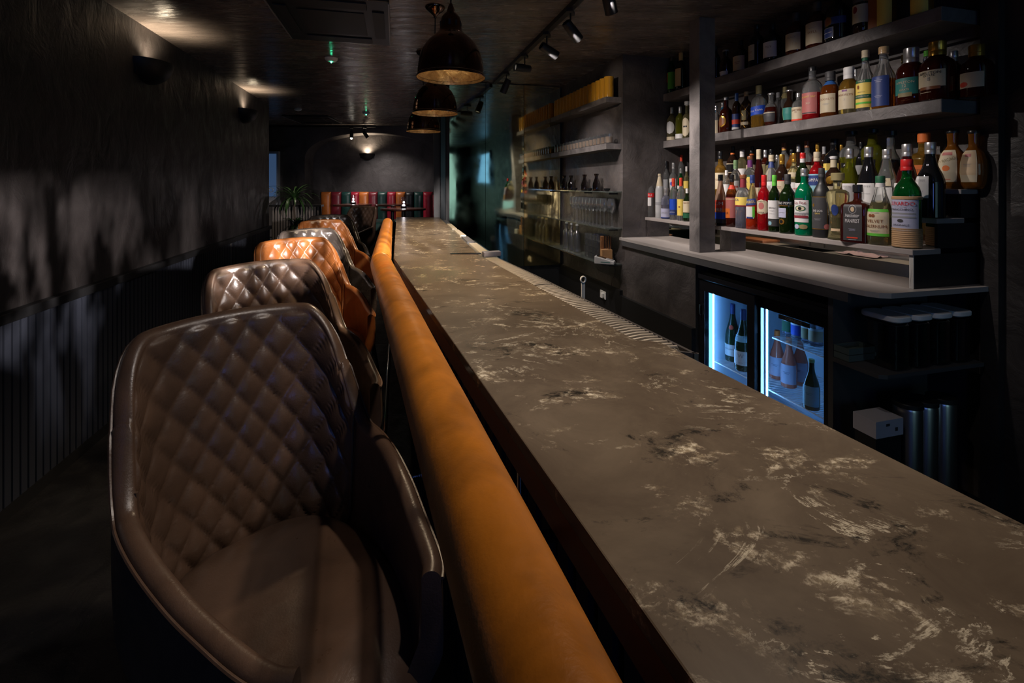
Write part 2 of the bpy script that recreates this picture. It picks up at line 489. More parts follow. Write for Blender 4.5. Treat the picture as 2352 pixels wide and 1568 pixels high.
# mirror wall at the end of the bar: three sheets
for i, (a, bb, mt, lab) in enumerate(((.008, .433, M_MIRF, 'flat gold glow tinted mirror sheet beside the shelves of glasses'),
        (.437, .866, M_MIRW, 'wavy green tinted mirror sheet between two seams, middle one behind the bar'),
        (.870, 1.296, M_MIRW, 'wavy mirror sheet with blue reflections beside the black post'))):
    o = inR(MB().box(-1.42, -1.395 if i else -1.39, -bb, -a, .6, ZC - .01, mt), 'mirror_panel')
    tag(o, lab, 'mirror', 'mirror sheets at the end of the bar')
tag(inR(MB().rbox(-1.42, -1.36, -1.36, -1.30, 0, ZC - .002, .006, M_BLKG), 'corner_post'), 'tall glossy black post beside the end of the bar counter', 'post')

# ------------------------------------------------------------------ bar counter
E0, EB, E1 = Vector((.4155, -.5)), Vector((-.546, 2.21)), Vector((-1.20, 4.97))
d1 = Vector((-.3345, .9423)); n1v = Vector((.9423, .3345)); d2 = (E1 - EB).normalized(); n2v = Vector((d2.y, -d2.x))
nb = (n1v + n2v).normalized()
def off(k):
    return [tuple(E0 + n1v * k), tuple(EB + nb * k), tuple(E1 + n2v * k)]
bar = thing('bar_counter', 'long dark bar with a taupe veined stone top, bent halfway along', 'bar counter', (0, 0, 0))
top = [tuple(E0), tuple(EB), tuple(E1), (-.755, 4.97), (-.158, 2.30), (.268, 1.045), (.318, 1.03), (.849, -.5)]
q = MB(); q.prism(top, 1.1435, 1.1625, M_STONE)
ct = q.build('countertop', bar, smooth=False)
mod = ct.modifiers.new('b', 'BEVEL'); mod.width = .002; mod.segments = 2
q = MB(); a_, b_ = off(.004), off(.030); q.prism(a_ + b_[::-1], 1.102, 1.1433, M_WOODB); q.build('wooden_edge', bar, smooth=False)
q = MB(); a_, b_ = off(.11), off(.14); q.prism(a_ + b_[::-1], 0, 1.1433, M_BLK); q.build('front_panel', bar, smooth=False)
q = MB()
for P0, dd, nn, L in ((E0, d1, n1v, 2.85), (EB, d2, n2v, 2.80)):
    T = Matrix.Translation((P0.x + nn.x * .09, P0.y + nn.y * .09, 0)) @ Matrix.Rotation(math.atan2(dd.y, dd.x), 4, 'Z')
    k = 0
    while k * .062 < L:
        q.box(k * .062 + .01, k * .062 + .045, -.02, 0, .05, 1.10, M_BLK, T)
        k += 1
q.build('slat_cladding', bar, smooth=False)
q = MB(); T = Matrix.Translation((E0.x, E0.y, 0)) @ Matrix.Rotation(math.atan2(d1.y, d1.x), 4, 'Z')
q.box(0, 2.8, -.36, -.33, 0, 1.12, M_GREYDK, T)
q.build('back_panel', bar, smooth=False)
q = MB(); q.tube([(.012, .70, 1.135), (.012, .70, .12)], .005, M_CHROME, 10); q.build('chrome_pole', bar)
# dark slot beside the drip tray
# raised smooth band of the top beside the drip tray
# drip tray with rods
def interp(P, y):
    y = max(P[0][1], min(P[-1][1], y))
    for a, b2 in zip(P, P[1:]):
        if a[1] <= y <= b2[1]:
            t = (y - a[1]) / (b2[1] - a[1]); return a[0] + (b2[0] - a[0]) * t
    return P[-1][0]
DL = [(.2775, 1.03), (-.150, 2.31), (-.745, 4.90)]
DR_ = [(.388, .99), (.0857, 1.884), (-.072, 2.32), (-.463, 3.95), (-.672, 4.90)]
dt = thing('drip_tray', 'long steel drip tray with rods set along the bartender side of counter', 'drip tray', (0, 0, 0))
ys = [1.03, 1.4, 1.884, 2.31]
q = MB(); q.prism([(interp(DL, y) + .001, y) for y in ys] + [(interp(DR_, y), y) for y in ys[::-1]], 1.118, 1.124, M_GREYDK)
yr = [1.0] + ys
q.prism([(interp(DR_, y) - .004, y) for y in yr] + [(interp(DR_, y) + .004, y) for y in yr[::-1]], 1.118, 1.147, M_DKST)
q.prism([(interp(DL, y) , y) for y in ys] + [(interp(DL, y) + .004, y) for y in ys[::-1]], 1.118, 1.1425, M_DKST)
q.prism([(.322, 1.022), (.39, 1.0), (.392, 1.006), (.324, 1.030)], 1.118, 1.147, M_DKST)
q.build('tray', dt, smooth=False)
for (y0, y1) in ((1.02, 1.66), (1.675, 2.27)):
    q = MB(); y = y0
    rr = .0032
    while y < y1:
        xl, xr = interp(DL, y) + .007, interp(DR_, y) - .007
        # rods run square to the tray; their ends curl down
        vx, vy = n1v
        L = (xr - xl) * vx
        p = lambda s, z: (xl + vx * s, y + vy * s - .5 * (xr - xl) * vy * .6, z)
        q.tube([p(.0, 1.126), p(.001, 1.140), p(.006, 1.150), p(L * .5, 1.152), p(L - .006, 1.150), p(L - .001, 1.140), p(L, 1.126)], rr, M_ROD, 6)
        y += .0165
    for xo in (.25, .75):
        q.tube([(interp(DL, yy) * (1 - xo) + interp(DR_, yy) * xo, yy, 1.1465) for yy in (y0, (y0 + y1) / 2, y1)], .002, M_ROD, 6)
    q.build('rod_grate', dt)
dt2 = thing('bar_tray', 'flat pale steel tray with lids sunk in the far end of bar counter', 'tray', (0, 0, 0))
q = MB(); ys = [2.34, 2.8, 3.4, 3.95, 4.5, 4.86]
q.prism([(interp(DL, y) + .002, y) for y in ys] + [(interp(DR_, y), y) for y in ys[::-1]], 1.10, 1.142, M_STEEL)
q.build('tray', dt2, smooth=False)
for i, (y0, y1) in enumerate(((2.42, 2.88), (2.95, 3.25), (3.32, 3.75), (3.82, 4.30))):
    mt = mat('pale steel lid', (.62, .56, .46), .35, .6) if i != 1 else M_GREYDK
    q = MB(); q.prism([(interp(DL, y0) + .022, y0), (interp(DL, y1) + .022, y1), (interp(DR_, y1) - .006, y1), (interp(DR_, y0) - .006, y0)], 1.1425, 1.150, mt)
    q.build('lid', dt2, smooth=False)
tag(MB().rbox(-.045, .045, -.018, .018, 0, .024, .004, mat('lilac grey steel', (.34, .34, .42), .3, .7)).build('steel_block', loc=(-.100, 2.335, 1.1516), rz=.38), 'small grey steel block at the joint between drip tray and bar tray', 'block')
tag(MB().rbox(-.075, .075, -.013, .013, 0, .003, .003, M_BLKG).build('black_plate', loc=(-.225, 2.335, 1.1630), rz=.0), 'thin glossy black plate lying on the counter beside the steel block', 'plate')

# stainless station under the far half of the counter, seen in the mirrors of the back bar
st = thing('sink_station', 'stainless steel sink station under the bartender side of bar', 'sink', (0, 0, 0))
T = Matrix.Translation((EB.x, EB.y, 0)) @ Matrix.Rotation(math.atan2(d2.y, d2.x), 4, 'Z')
q = MB()
q.box(.25, .95, -.76, -.44, .915, .93, M_STEEL, T).box(1.45, 2.55, -.76, -.44, .915, .93, M_STEEL, T).box(.25, 2.55, -.775, -.76, .84, .935, M_STEEL, T).box(.25, 2.55, -.44, -.43, .915, 1.02, M_STEEL, T)
q.box(.95, 1.45, -.76, -.44, .74, .75, M_STEEL, T).box(.95, .957, -.76, -.44, .75, .93, M_STEEL, T).box(1.443, 1.45, -.76, -.44, .75, .93, M_STEEL, T)
q.build('basin', st, smooth=False)
q = MB(); q.box(.25, 2.55, -.74, -.46, .0, .735, M_GREYDK, T); q.build('cabinet', st, smooth=False)
for uu in (1.15, 1.30):
    q = MB(); q.tube([T @ Vector(p) for p in ((uu, -.47, .93), (uu, -.47, 1.03), (uu, -.51, 1.06), (uu, -.57, 1.05), (uu, -.58, 1.01))], .009, M_CHROME, 10); q.build('faucet', st)
q = MB(); q.rbox(1.60, 1.95, -.72, -.50, .9305, .955, .01, M_WOODB, T)
tag(q.build('cutting_board', smooth=False), 'brown cutting board on the sink station, seen in the mirror', 'board')
q = MB(); vs = []; rnd_ = random.Random(5)
for j in range(13):
    for i in range(17):
        vs.append((.55 + .02 * i, -.70 + .017 * j, .934 + .03 * max(0, mnoise.noise(Vector((i * .35, j * .4, 2)))) + .004))
q.add(vs, [(j * 17 + i, j * 17 + i + 1, (j + 1) * 17 + i + 1, (j + 1) * 17 + i) for j in range(12) for i in range(16)], mat('mauve cloth', (.13, .09, .10), .9), T)
tag(q.build('bar_cloth', angle=80), 'crumpled mauve bar cloth on the sink station, seen in the mirror', 'cloth')
# ------------------------------------------------------------------ padded rail
rail = thing('padded_arm_rail', 'thick padded tan leather arm rail running along front of the bar', 'arm rail', (0, 0, 0))
zr = EYE - .32
BEND = Vector((-.536, 1.955, zr)); RN = Vector((.294, -.5, zr)); RF = Vector((-1.05, 4.04, zr))
def rail_seg(A, B2, r0, name, endA=False, endB=False, n=90, sd=0):
    d = (B2 - A); L = d.length; d.normalize(); a = Vector((d.y, -d.x, 0)); up = Vector((0, 0, 1))
    vs = []; S = 40; rows = []
    for i in range(n + 1):
        t = i / n; s = t * L; p = A + d * s; r = r0 * (1 + .012 * mnoise.noise(Vector((s * 2.3, sd, 0))))
        for e, on in ((s, endA), (L - s, endB)):
            if on and e < .035: r *= math.sqrt(max(.12, 1 - (1 - e / .035) ** 2))
            elif not on and e < .02: r *= 1 - .05 * (1 - e / .02) ** 2
        rows.append((p, r, s))
    for p, r, s in rows:
        for k in range(S):
            th = 2 * PI * k / S
            rr = r * (1 + .010 * mnoise.noise(Vector((s * 7, math.cos(th) * 1.5, math.sin(th) * 1.5 + sd))))
            vs.append(tuple(p + a * math.cos(th) * rr + up * math.sin(th) * rr))
    fs = [(j * S + i, j * S + (i + 1) % S, (j + 1) * S + (i + 1) % S, (j + 1) * S + i)[::-1] for j in range(n) for i in range(S)]
    fs += [tuple(range(S)), tuple(range(n * S, n * S + S))[::-1]]
    return MB().add(vs, fs, M_TANRAIL).build(name, rail, angle=60)
rail_seg(RN, BEND, .0425, 'cushion', sd=1); rail_seg(BEND, RF, .0415, 'cushion', endB=True, sd=5)
q = MB(); 
vs_ = [tuple(BEND + Vector((math.cos(t) * .0395 * .96, math.cos(t) * .0395 * .28, math.sin(t) * .0395))) for t in [2 * PI * i / 32 for i in range(32)]]
q.tube(vs_, .0035, M_TANRAIL, 8, closed=True); q.build('seam', rail)
for i, (P0, P1, t) in enumerate(((RN, BEND, .42), (RN, BEND, .62), (RN, BEND, .82), (BEND, RF, .08), (BEND, RF, .45), (BEND, RF, .85))):
    p = P0.lerp(P1, t); nn = n1v if i < 3 else n2v
    q = MB(); q.tube([(p.x, p.y, zr - .030), (p.x, p.y, zr - .075), (p.x + nn.x * .03, p.y + nn.y * .03, zr - .095), (p.x + nn.x * .2, p.y + nn.y * .2, zr - .095)], .007, M_BLKG, 8)
    q.build('bracket', rail)
q = MB()
fr = [tuple(E0 - n1v * .05) + (.22,), tuple(EB - nb * .05) + (.22,), tuple(E1 - n2v * .05) + (.22,)]
q.tube(fr, .016, M_CHROME, 12)
for t in (.25, .6, .95):
    p = Vector(fr[0]).lerp(Vector(fr[1]), t); q.tube([p, p + Vector((n1v.x * .2, n1v.y * .2, 0))], .008, M_CHROME, 8)
tag(q.build('foot_rail'), 'chrome foot rail low along the front of the bar', 'foot rail')

# ------------------------------------------------------------------ bar stools
def plan_half():
    P = [(0, -.118), (.06, -.116), (.11, -.104), (.148, -.078), (.172, -.04), (.184, .0), (.186, .06), (.178, .13), (.160, .21), (.138, .28), (.120, .335), (.105, .370), (.09, .388)]
    out = []
    for i in range(len(P) - 1):
        p0, p1, p2, p3 = P[max(i - 1, 0)], P[i], P[i + 1], P[min(i + 2, len(P) - 1)]
        if i == 0: p0 = (-P[1][0], P[1][1])
        for k in range(12):
            t = k / 12
            out.append(tuple(.5 * ((2 * p1[j]) + (-p0[j] + p2[j]) * t + (2 * p0[j] - 5 * p1[j] + 4 * p2[j] - p3[j]) * t * t + (-p0[j] + 3 * p1[j] - 3 * p2[j] + p3[j]) * t ** 3) for j in (0, 1)))
    out.append(P[-1])
    return out
_PH = plan_half(); _SL = [0]
for a_, b_ in zip(_PH, _PH[1:]): _SL.append(_SL[-1] + math.dist(a_, b_))
SMAX = _SL[-1]
def plan(s):
    sg = 1 if s >= 0 else -1; s = min(abs(s), SMAX)
    lo = 0
    for i in range(len(_SL) - 1):
        if _SL[i + 1] >= s: lo = i; break
    t = (s - _SL[lo]) / max(1e-9, _SL[lo + 1] - _SL[lo])
    return sg * 1.03 * (_PH[lo][0] + (_PH[lo + 1][0] - _PH[lo][0]) * t), _PH[lo][1] + (_PH[lo + 1][1] - _PH[lo][1]) * t
def smooth(a, b2, x):
    t = max(0, min(1, (x - a) / (b2 - a))); return t * t * (3 - 2 * t)
SEAM = .245
def htop(s):
    s = abs(s)
    h = .440 - .25 * smooth(.125, SEAM + .03, s) - .012 * (s / .17) ** 2 * (s < .2)
    if s > SEAM: h -= .07 * smooth(SEAM, SMAX, s)
    return h
SEATZ = .78
def stool_shell(mt, mdark, fine=True):
    ns = 270 if fine else 150; nh = 134 if fine else 80
    q = MB(); vs = []; rows = []
    TH = .027; ds = 2 * SMAX / ns
    def pos(s, h, o, th=0.):
        """s along the shell, h above the seat, o outward offset"""
        x, y = plan(s)
        x1, y1 = plan(s + .014); x0, y0 = plan(s - .014)
        tx, ty = x1 - x0, y1 - y0; l = math.hypot(tx, ty); nx, ny = ty / l, -tx / l
        if s <= -SMAX + .004 or s >= SMAX - .004: pass
        bk = 1 - smooth(.10, .27, abs(s)); hh = max(0, h) / .45
        lean = .055 * bk * hh ** 1.1 + .018 * (1 - bk) * hh
        lean -= .035 * (1 - bk) * smooth(0, -.1, h)
        return Vector((x + nx * (o + lean), y + ny * (o + lean) - .012 * bk * hh, SEATZ + h)), Vector((nx, ny, 0))
    cols = ns + 1
    prof = []
    for i in range(nh + 1): prof.append(('in', i / nh))
    for i in range(1, 10): prof.append(('roll', i / 10))
    for i in range(0, 15): prof.append(('out', i / 14))
    for kind, t in prof:
        for c in range(cols):
            s = -SMAX + 2 * SMAX * c / ns; H = htop(s); r = TH / 2
            if kind == 'in':
                h = -.05 + (H - r + .05) * t; o = 0.
                d = 0
                if abs(s) < SEAM:
                    a = s / .056 + h / .090; b2 = s / .056 - h / .090
                    pf = (abs(math.sin(PI * a)) * abs(math.sin(PI * b2))) ** .45
                    edge = smooth(0, .022, SEAM - abs(s)) * smooth(-.004, .012, H - r - h)
                    d = .0108 * pf * edge + .001
                    top = smooth(0, .03, H - r - h)
                    d = max(d, .004 * (1 - top))
                else:
                    d = .004 * smooth(0, .03, abs(s) - SEAM)
                d -= .003 * math.exp(-((abs(s) - SEAM) / .004) ** 2)
                p, nn = pos(s, h, o)
                p = p - nn * d
            elif kind == 'roll':
                an = PI * t
                p, nn = pos(s, H - r + r * math.sin(an), r - r * math.cos(an))
                p = p - nn * (.004 * (1 - t))
            else:
                h = (H - r) + (-.13 - (H - r)) * t
                bulge = .008 * math.sin(PI * t)
                p, nn = pos(s, h, TH + bulge - .05 * smooth(.72, 1., t))
            vs.append(tuple(p))
    nr = len(prof)
    fs = [(j * cols + i, j * cols + i + 1, (j + 1) * cols + i + 1, (j + 1) * cols + i) for j in range(nr - 1) for i in range(cols - 1)]
    # close the two arm fronts
    for c in (0, cols - 1):
        ring = [j * cols + c for j in range(nr)]
        L = len(vs); cc = sum((Vector(vs[k]) for k in ring), Vector()) / len(ring)
        dy = Vector((0, .008, 0))
        vs.append(tuple(cc + dy))
        for j in range(nr - 1):
            fs.append((ring[j], ring[j + 1], L) if c == 0 else (ring[j + 1], ring[j], L))
    q.add(vs, [f[::-1] for f in fs], mt)
    pip = []
    for c in range(0, 121):
        s = -SMAX + 2 * SMAX * c / 120
        p, nn = pos(s, htop(s) - .012, TH + .002); pip.append(tuple(p))
    pi2 = []
    for sg in (-1, 1):
        pl = []
        for k in range(16):
            h = -.04 + (htop(SEAM) + .04 - .006) * k / 15
            p, nn = pos(sg * SEAM, h, -.003); pl.append(tuple(p))
        pi2.append(pl)
    return q, pip, pi2
def stool_seat(mt):
    q = MB(); nu, nvv = 40, 44; vs = []
    # closed pillow: polar grid with a plan like the inside of the shell
    def radius(a):
        # plan of the pad, centre (0,.15)
        x, y = math.cos(a), math.sin(a)
        rx = .185; ry = .268 if y > 0 else .262
        pw = 3.0
        r = 1 / ((abs(x) / rx) ** pw + (abs(y) / ry) ** pw) ** (1 / pw)
        yy = y * r
        return r * (1 - .16 * smooth(0.0, .27, yy) * abs(x))
    rings = [(0, 0.)] 
    prof = [(.25, .006), (.5, .004), (.7, .001), (.85, -.006), (.94, -.018), (.985, -.034), (1., -.055), (.985, -.085), (.95, -.105), (.5, -.108)]
    seg = 56
    vs.append((0, .15, SEATZ + .008))
    for rr, dz in prof:
        for k in range(seg):
            a = 2 * PI * k / seg; R_ = radius(a) * rr
            x, y = math.cos(a) * R_, .15 + math.sin(a) * R_
            drop = -.02 * smooth(.25, .42, y)
            vs.append((x, y, SEATZ + dz + drop + .0015 * mnoise.noise(Vector((x * 16, y * 16, 0)))))
    fs = [(0, 1 + k, 1 + (k + 1) % seg) for k in range(seg)]
    for j in range(len(prof) - 1):
        for k in range(seg):
            fs.append((1 + j * seg + k, 1 + (j + 1) * seg + k, 1 + (j + 1) * seg + (k + 1) % seg, 1 + j * seg + (k + 1) % seg))
    fs.append(tuple(1 + (len(prof) - 1) * seg + k for k in range(seg))[::-1])
    return q.add(vs, fs, mt)
def make_stool(kind, label, loc, rz, fine=True):
    mt = LEATH[kind]
    t = thing('bar_stool', label, 'bar stool', loc, rz, 'quilted bar stools along the bar')
    q, pip, pi2 = stool_shell(mt, mt, fine)
    br = q.build('backrest', t, angle=75)
    w = MB()
    w.tube(pip, .0028, mt, 6)
    for pl in pi2: w.tube(pl, .0035, mt, 6)
    w.build('piping', br)
    stool_seat(mt).build('seat', t, angle=70)
    w = MB(); w.rbox(-.13, .13, .02, .30, SEATZ - .125, SEATZ - .1, .03, M_BLK); w.build('seat_frame', t)
    for sx in (-1, 1):
        for y0, y1 in ((.05, -.03), (.27, .35)):
            w = MB(); w.tube([(sx * .11, y0, SEATZ - .12), (sx * .19, y1, .012)], [.014, .009], M_BLKG, 10)
            w.lathe([(.011, 0), (.011, .012)], M_BLK, 10, Matrix.Translation((sx * .19, y1, 0))); w.build('leg', t)
    w = MB(); zz = .30
    f = (SEATZ - .12 - zz) / (SEATZ - .132)
    pts = [(-.11 - .08 * f, .05 - .08 * f, zz), (.11 + .08 * f, .05 - .08 * f, zz), (.11 + .08 * f, .27 + .08 * f, zz), (-.11 - .08 * f, .27 + .08 * f, zz)]
    w.tube(pts, .008, M_CHROME, 8, closed=True); w.build('footrest', t)
    return t
SZ = -132.6 * PI / 180
for kind, lab, dx, dy, rz, fine in (
        ('brown', 'dark brown quilted leather stool closest to the viewer, its seat in full view', -.49, .9375, 0, True),
        ('brown', 'dark brown quilted leather stool, second in the row, behind another brown one', -.783, 1.634, .02, True),
        ('tan', 'tan quilted leather stool between a dark brown one and a grey one', -1.023, 2.398, .03, True),
        ('grey', 'grey quilted leather stool between the two tan ones', -1.181, 2.953, .06, False),
        ('tan', 'tan quilted leather stool behind the grey one, partly hidden', -1.405, 3.736, .08, False),
        ('black', 'black leather stool behind the last tan one by the rail end', -1.60, 4.36, -.1, False)):
    make_stool(kind, lab, (dx, dy, 0), SZ + rz, fine)
t = make_stool('brown', 'dark quilted armchair facing the bar end, near the round tables', (-1.98, 6.15, .0), PI * .93, False)
t['group'] = 'seats by the round tables'

# ------------------------------------------------------------------ pendants
def pendant(x, y, label):
    zr_ = EYE + .4425
    t = thing('pendant_lamp', label, 'pendant lamp', (x, y, zr_), 0, 'copper pendant lamps over the bar')
    out = [(.142, 0), (.1435, .003), (.141, .007), (.1385, .012), (.137, .035), (.132, .07), (.122, .105), (.105, .138), (.083, .163), (.062, .18), (.050, .192), (.046, .205), (.043, .235), (.039, .25), (.030, .262), (.020, .272), (.014, .29), (.010, .30), (.005, .31)]
    sh_ = MB().lathe(out, M_BRONZE, 56, cap=False).build('shade', t, angle=50)
    inn = [(.1405, .001), (.1345, .036), (.1295, .07), (.1195, .105), (.1025, .136), (.0805, .160), (.058, .178), (.001, .182)]
    MB().lathe([(r, z) for r, z in inn], M_COPIN, 56, cap=False).build('lining', sh_, angle=60)
    q = MB(); q.lathe([(.004, .085), (.018, .088), (.028, .105), (.029, .12), (.024, .138), (.014, .155), (.013, .18)], M_BULB, 20); q.build('bulb', t)
    q = MB()
    for k in range(10):
        a = 2 * PI * k / 10
        q.box(-.004, .004, .043, .0455, .205, .232, M_BLK, Matrix.Rotation(a, 4, 'Z'))
    q.build('vent', sh_, smooth=False)
    MB().tube([(0, 0, .30), (0, 0, ZC - zr_ - .05)], .0035, M_BLK, 8).build('cord', t)
    top = ZC - zr_
    MB().lathe([(.008, top - .07), (.012, top - .055), (.03, top - .04), (.055, top - .02), (.062, top - .006), (.062, top - .0005)], M_BRONZE, 36).build('ceiling_rose', t, angle=50)
    l = lamp('pendant_glow', 'SPOT', (0, 0, .06), 66, (1, .76, .50), angle=118, blend=1., radius=.025); l.parent = t
    return t
pendant(-.254, 1.99, 'copper dome pendant, largest and lowest in view, first over the bar')
pendant(-.48, 2.99, 'copper dome pendant in the middle of three over the bar')
pendant(-.74, 4.00, 'copper dome pendant furthest down the bar, smallest of three'.replace('furthest', 'hanging last'))
# ------------------------------------------------------------------ track with heads
def track_dir(a, b2):
    return math.atan2(b2[1] - a[1], b2[0] - a[0])
TA, TB = (.91, .80), (-.19, 5.13)
q = MB(); L = math.dist(TA, TB)
q.box(0, L, -.018, .018, ZC - .034, ZC - .0005, M_BLK)
o = q.build('lighting_track', loc=(TA[0], TA[1], 0), rz=track_dir(TA, TB), smooth=False)
tag(o, 'long black lighting track on ceiling above the bartender aisle', 'track')
M_LENS = mat('pale lamp face', (.6, .55, .5), .4, emis=(1, .88, .75), es=.12)
M_LENSON = mat('lit lamp face', (1, 1, 1), .4, emis=(1, .9, .75), es=30)
def head(x, y, aim, label, lit=0, grp='black spotlights on the aisle track', s=1., ztop=ZC - .034):
    t = thing('track_spotlight', label, 'spotlight', (x, y, ztop), 0, grp)
    MB().box(-.02, .02, -.045, .045, -.022, 0, M_BLK, Matrix.Rotation(-.25, 4, 'Z')).build('adapter', t, smooth=False)
    MB().tube([(0, 0, -.02), (0, 0, -.10 * s)], .005, M_BLK, 8).build('stem', t)
    a = Vector(aim).normalized(); M = Matrix.Translation((0, 0, -.115 * s)) @ a.to_track_quat('Z', 'Y').to_matrix().to_4x4()
    MB().lathe([(.027, -.05), (.030, -.046), (.031, .0), (.033, .01), (.033, .09), (.0285, .09), (.0285, .075), (.001, .074)], M_BLK, 28, M, cap=False).build('housing', t, angle=40)
    MB().lathe([(.0275, .0755), (.001, .077)], (M_LENS, M_LENSON)[lit], 24, M, cap=False).build('lens', t)
    if lit: MB().lathe([(.001, .078), (.014, .082), (.019, .094), (.014, .106), (.001, .111)], M_LENSON, 16, M).build('bulb', t)
    return t
for Y, aim, lab in ((4.59, (-.35, .1, -.8), 'black track spotlight tilted down, last before the track end'),
                    (3.96, (-1, -.45, .02), 'black track spotlight turned sideways, its pale face showing'),
                    (3.40, (.85, .45, -.42), 'black track spotlight aimed at the shelves, third from the track end'),
                    (2.95, (.62, .45, -.62), 'black track spotlight tilted steeply, fourth from the track end'),
                    (2.44, (.3, .5, -.8), 'black track spotlight at the top edge of the photo')):
    head(-.19 - .2526 * (Y - 5.13), Y, aim, lab)
# ceiling cassettes, detectors
def cassette(x, y, rz, label, s=1.):
    t = thing('ceiling_cassette', label, 'air conditioner', (x, y, ZC), rz, 'ceiling cassettes')
    a, b2 = .36 * s, .46 * s
    MB().rbox(-a, a, -b2, b2, -.022, -.0005, .02, mat('satin black', (.008, .008, .009), .38)).build('panel', t)
    MB().box(-a * .55, a * .55, -b2 * .5, b2 * .5, -.026, -.0221, M_BLK).build('grille', t, smooth=False)
    for sx, sy, hx, hy in ((0, .78, .62, .12), (0, -.78, .62, .12), (.80, 0, .10, .6), (-.80, 0, .10, .6)):
        q = MB(); q.box((sx - hx) * a, (sx + hx) * a, (sy - hy) * b2, (sy + hy) * b2, -.029, -.0225, M_BLK); q.build('flap', t, smooth=False)
    for sx in (-1, 1):
        q = MB(); q.box(sx * a * .985 - .004, sx * a * .985 + .004, -b2 * .95, b2 * .95, -.027, -.0221, mat('grey trim', (.2, .2, .21), .35)); q.build('edge_strip', t, smooth=False)
cassette(-1.19, 3.22, .238, 'black ceiling air conditioner with flaps, larger one above the stools')
cassette(-3.35, 8.1, .1, 'black ceiling air conditioner in the room beyond the stools')
for x, y, led, lab in ((-1.585, 4.20, 1, 'white disc detector with a green light on the ceiling'), (-2.24, 7.35, 1, 'small ceiling detector with green light near the back track'), (-3.13, 7.0, 0, 'white domed ceiling detector beside the far cassette')):
    t = thing('smoke_detector', lab, 'smoke detector', (x, y, ZC), 0)
    MB().lathe([(.02, -.034), (.04, -.028), (.052, -.016), (.055, -.001)], M_WHITE, 32).build('casing', t)
    if led: MB().lathe([(.001, -.046), (.0045, -.0425), (.005, -.0345)], mat('green led', (0, .5, .2), .4, emis=(.05, 1, .45), es=40), 12, Matrix.Translation((.004, -.01, 0))).build('led', t)
# ------------------------------------------------------------------ wall sconces: half bowls throwing light up
def sconce(loc, rz, label, e, r=.19):
    t = thing('wall_sconce', label, 'wall lamp', loc, rz, 'half bowl wall lamps')
    q = MB(); vs = []; nn, mm_ = 24, 10
    for j in range(mm_ + 1):
        ph = (PI / 2) * j / mm_
        for i in range(nn + 1):
            a = PI * i / nn
            vs.append((r * math.cos(ph) * math.cos(a), -r * .8 * math.cos(ph) * math.sin(a), -r * .82 * math.sin(ph)))
    fs = [(j * (nn + 1) + i, j * (nn + 1) + i + 1, (j + 1) * (nn + 1) + i + 1, (j + 1) * (nn + 1) + i) for j in range(mm_) for i in range(nn)]
    q.add(vs, fs, M_BLK); q.add([(x * .96, y * .96, z * .96 ) for x, y, z in vs], [f[::-1] for f in fs], M_BLK)
    q.build('bowl', t, angle=60)
    MB().box(-r * .9, r * .9, -.012, -.002, -r * .6, -.03, M_BLK).build('back_plate', t, smooth=False)
    MB().lathe([(.001, -.07), (.018, -.065), (.022, -.05), (.018, -.035), (.001, -.03)], mat('sconce bulb', (1, .9, .7), .4, emis=(1, .78, .5), es=8), 16, Matrix.Translation((0, -r * .4, -.02))).build('bulb', t)
    l = lamp('sconce_glow', 'SPOT', (0, -r * .42, -.018), e, (1, .80, .56), angle=140, blend=1., radius=.03); l.parent = t
    l.rotation_euler = (PI, 0, 0)
for tt, lab in ((1.30, 'dark half bowl wall lamp on the dark wall above the brown stools'), (3.53, 'dark half bowl wall lamp at the far end of the dark wall')):
    p = ML @ Vector((tt, -.001, EYE + .865)); sconce(p, LZ, lab, 24)
sconce((-2.87, 9.499, EYE + .615), 0, 'dark half bowl wall lamp inside the arch over the booth', 30, .155)
# ------------------------------------------------------------------ room beyond
q = MB(); q.box(-4.44, -2.50, 8.76, 8.80, 2.555, 2.59, M_BLK)
tag(q.build('lighting_track', smooth=False), 'short black lighting track across the ceiling before the arch', 'track')
head(-2.94, 8.78, (0.0, -.15, -1), 'lit spotlight with a glaring bulb on the far track', 1, 'black spotlights on the far track', ztop=2.555)
head(-2.70, 8.78, (.55, .1, -.8), 'unlit black spotlight at the end of the far track', 0, 'black spotlights on the far track', ztop=2.555)
lamp('spot_light_far', 'SPOT', (-2.94, 8.75, 2.34), 50, NEUT, (-2.9, 8.6, 1.0), 100, 1., .03)
lamp('spot_light_far', 'SPOT', (-2.60, 8.75, 2.36), 45, NEUT, (-2.4, 9.3, .9), 110, 1., .03)
lamp('spot_light_plant', 'SPOT', (-3.3, 6.9, 2.5), 30, WARM, (-3.4, 7.6, 1.2), 90, 1., .03)
lamp('spot_light_table', 'SPOT', (-1.6, 6.6, 2.5), 30, WARM, (-1.7, 6.9, 1.1), 90, 1., .03)
BC = {'o': ('orange', (.42, .12, .025)), 'm': ('maroon', (.13, .012, .02)), 'g': ('dark green', (.012, .045, .04)), 'r': ('red', (.30, .012, .03)), 'k': ('black', (.015, .015, .018))}
seq = [(735, 758, 'o'), (758, 782, 'm'), (782, 804, 'g'), (804, 823, 'r'), (823, 845, 'o'), (845, 866, 'm'), (866, 888, 'g'), (888, 908, 'r'), (908, 930, 'o'), (930, 950, 'k'), (950, 971, 'g'), (971, 993, 'r')]
booth = thing('booth_bench', 'booth bench with tall padded channels in orange, maroon, green and red', 'booth', (0, 9.2, .38))
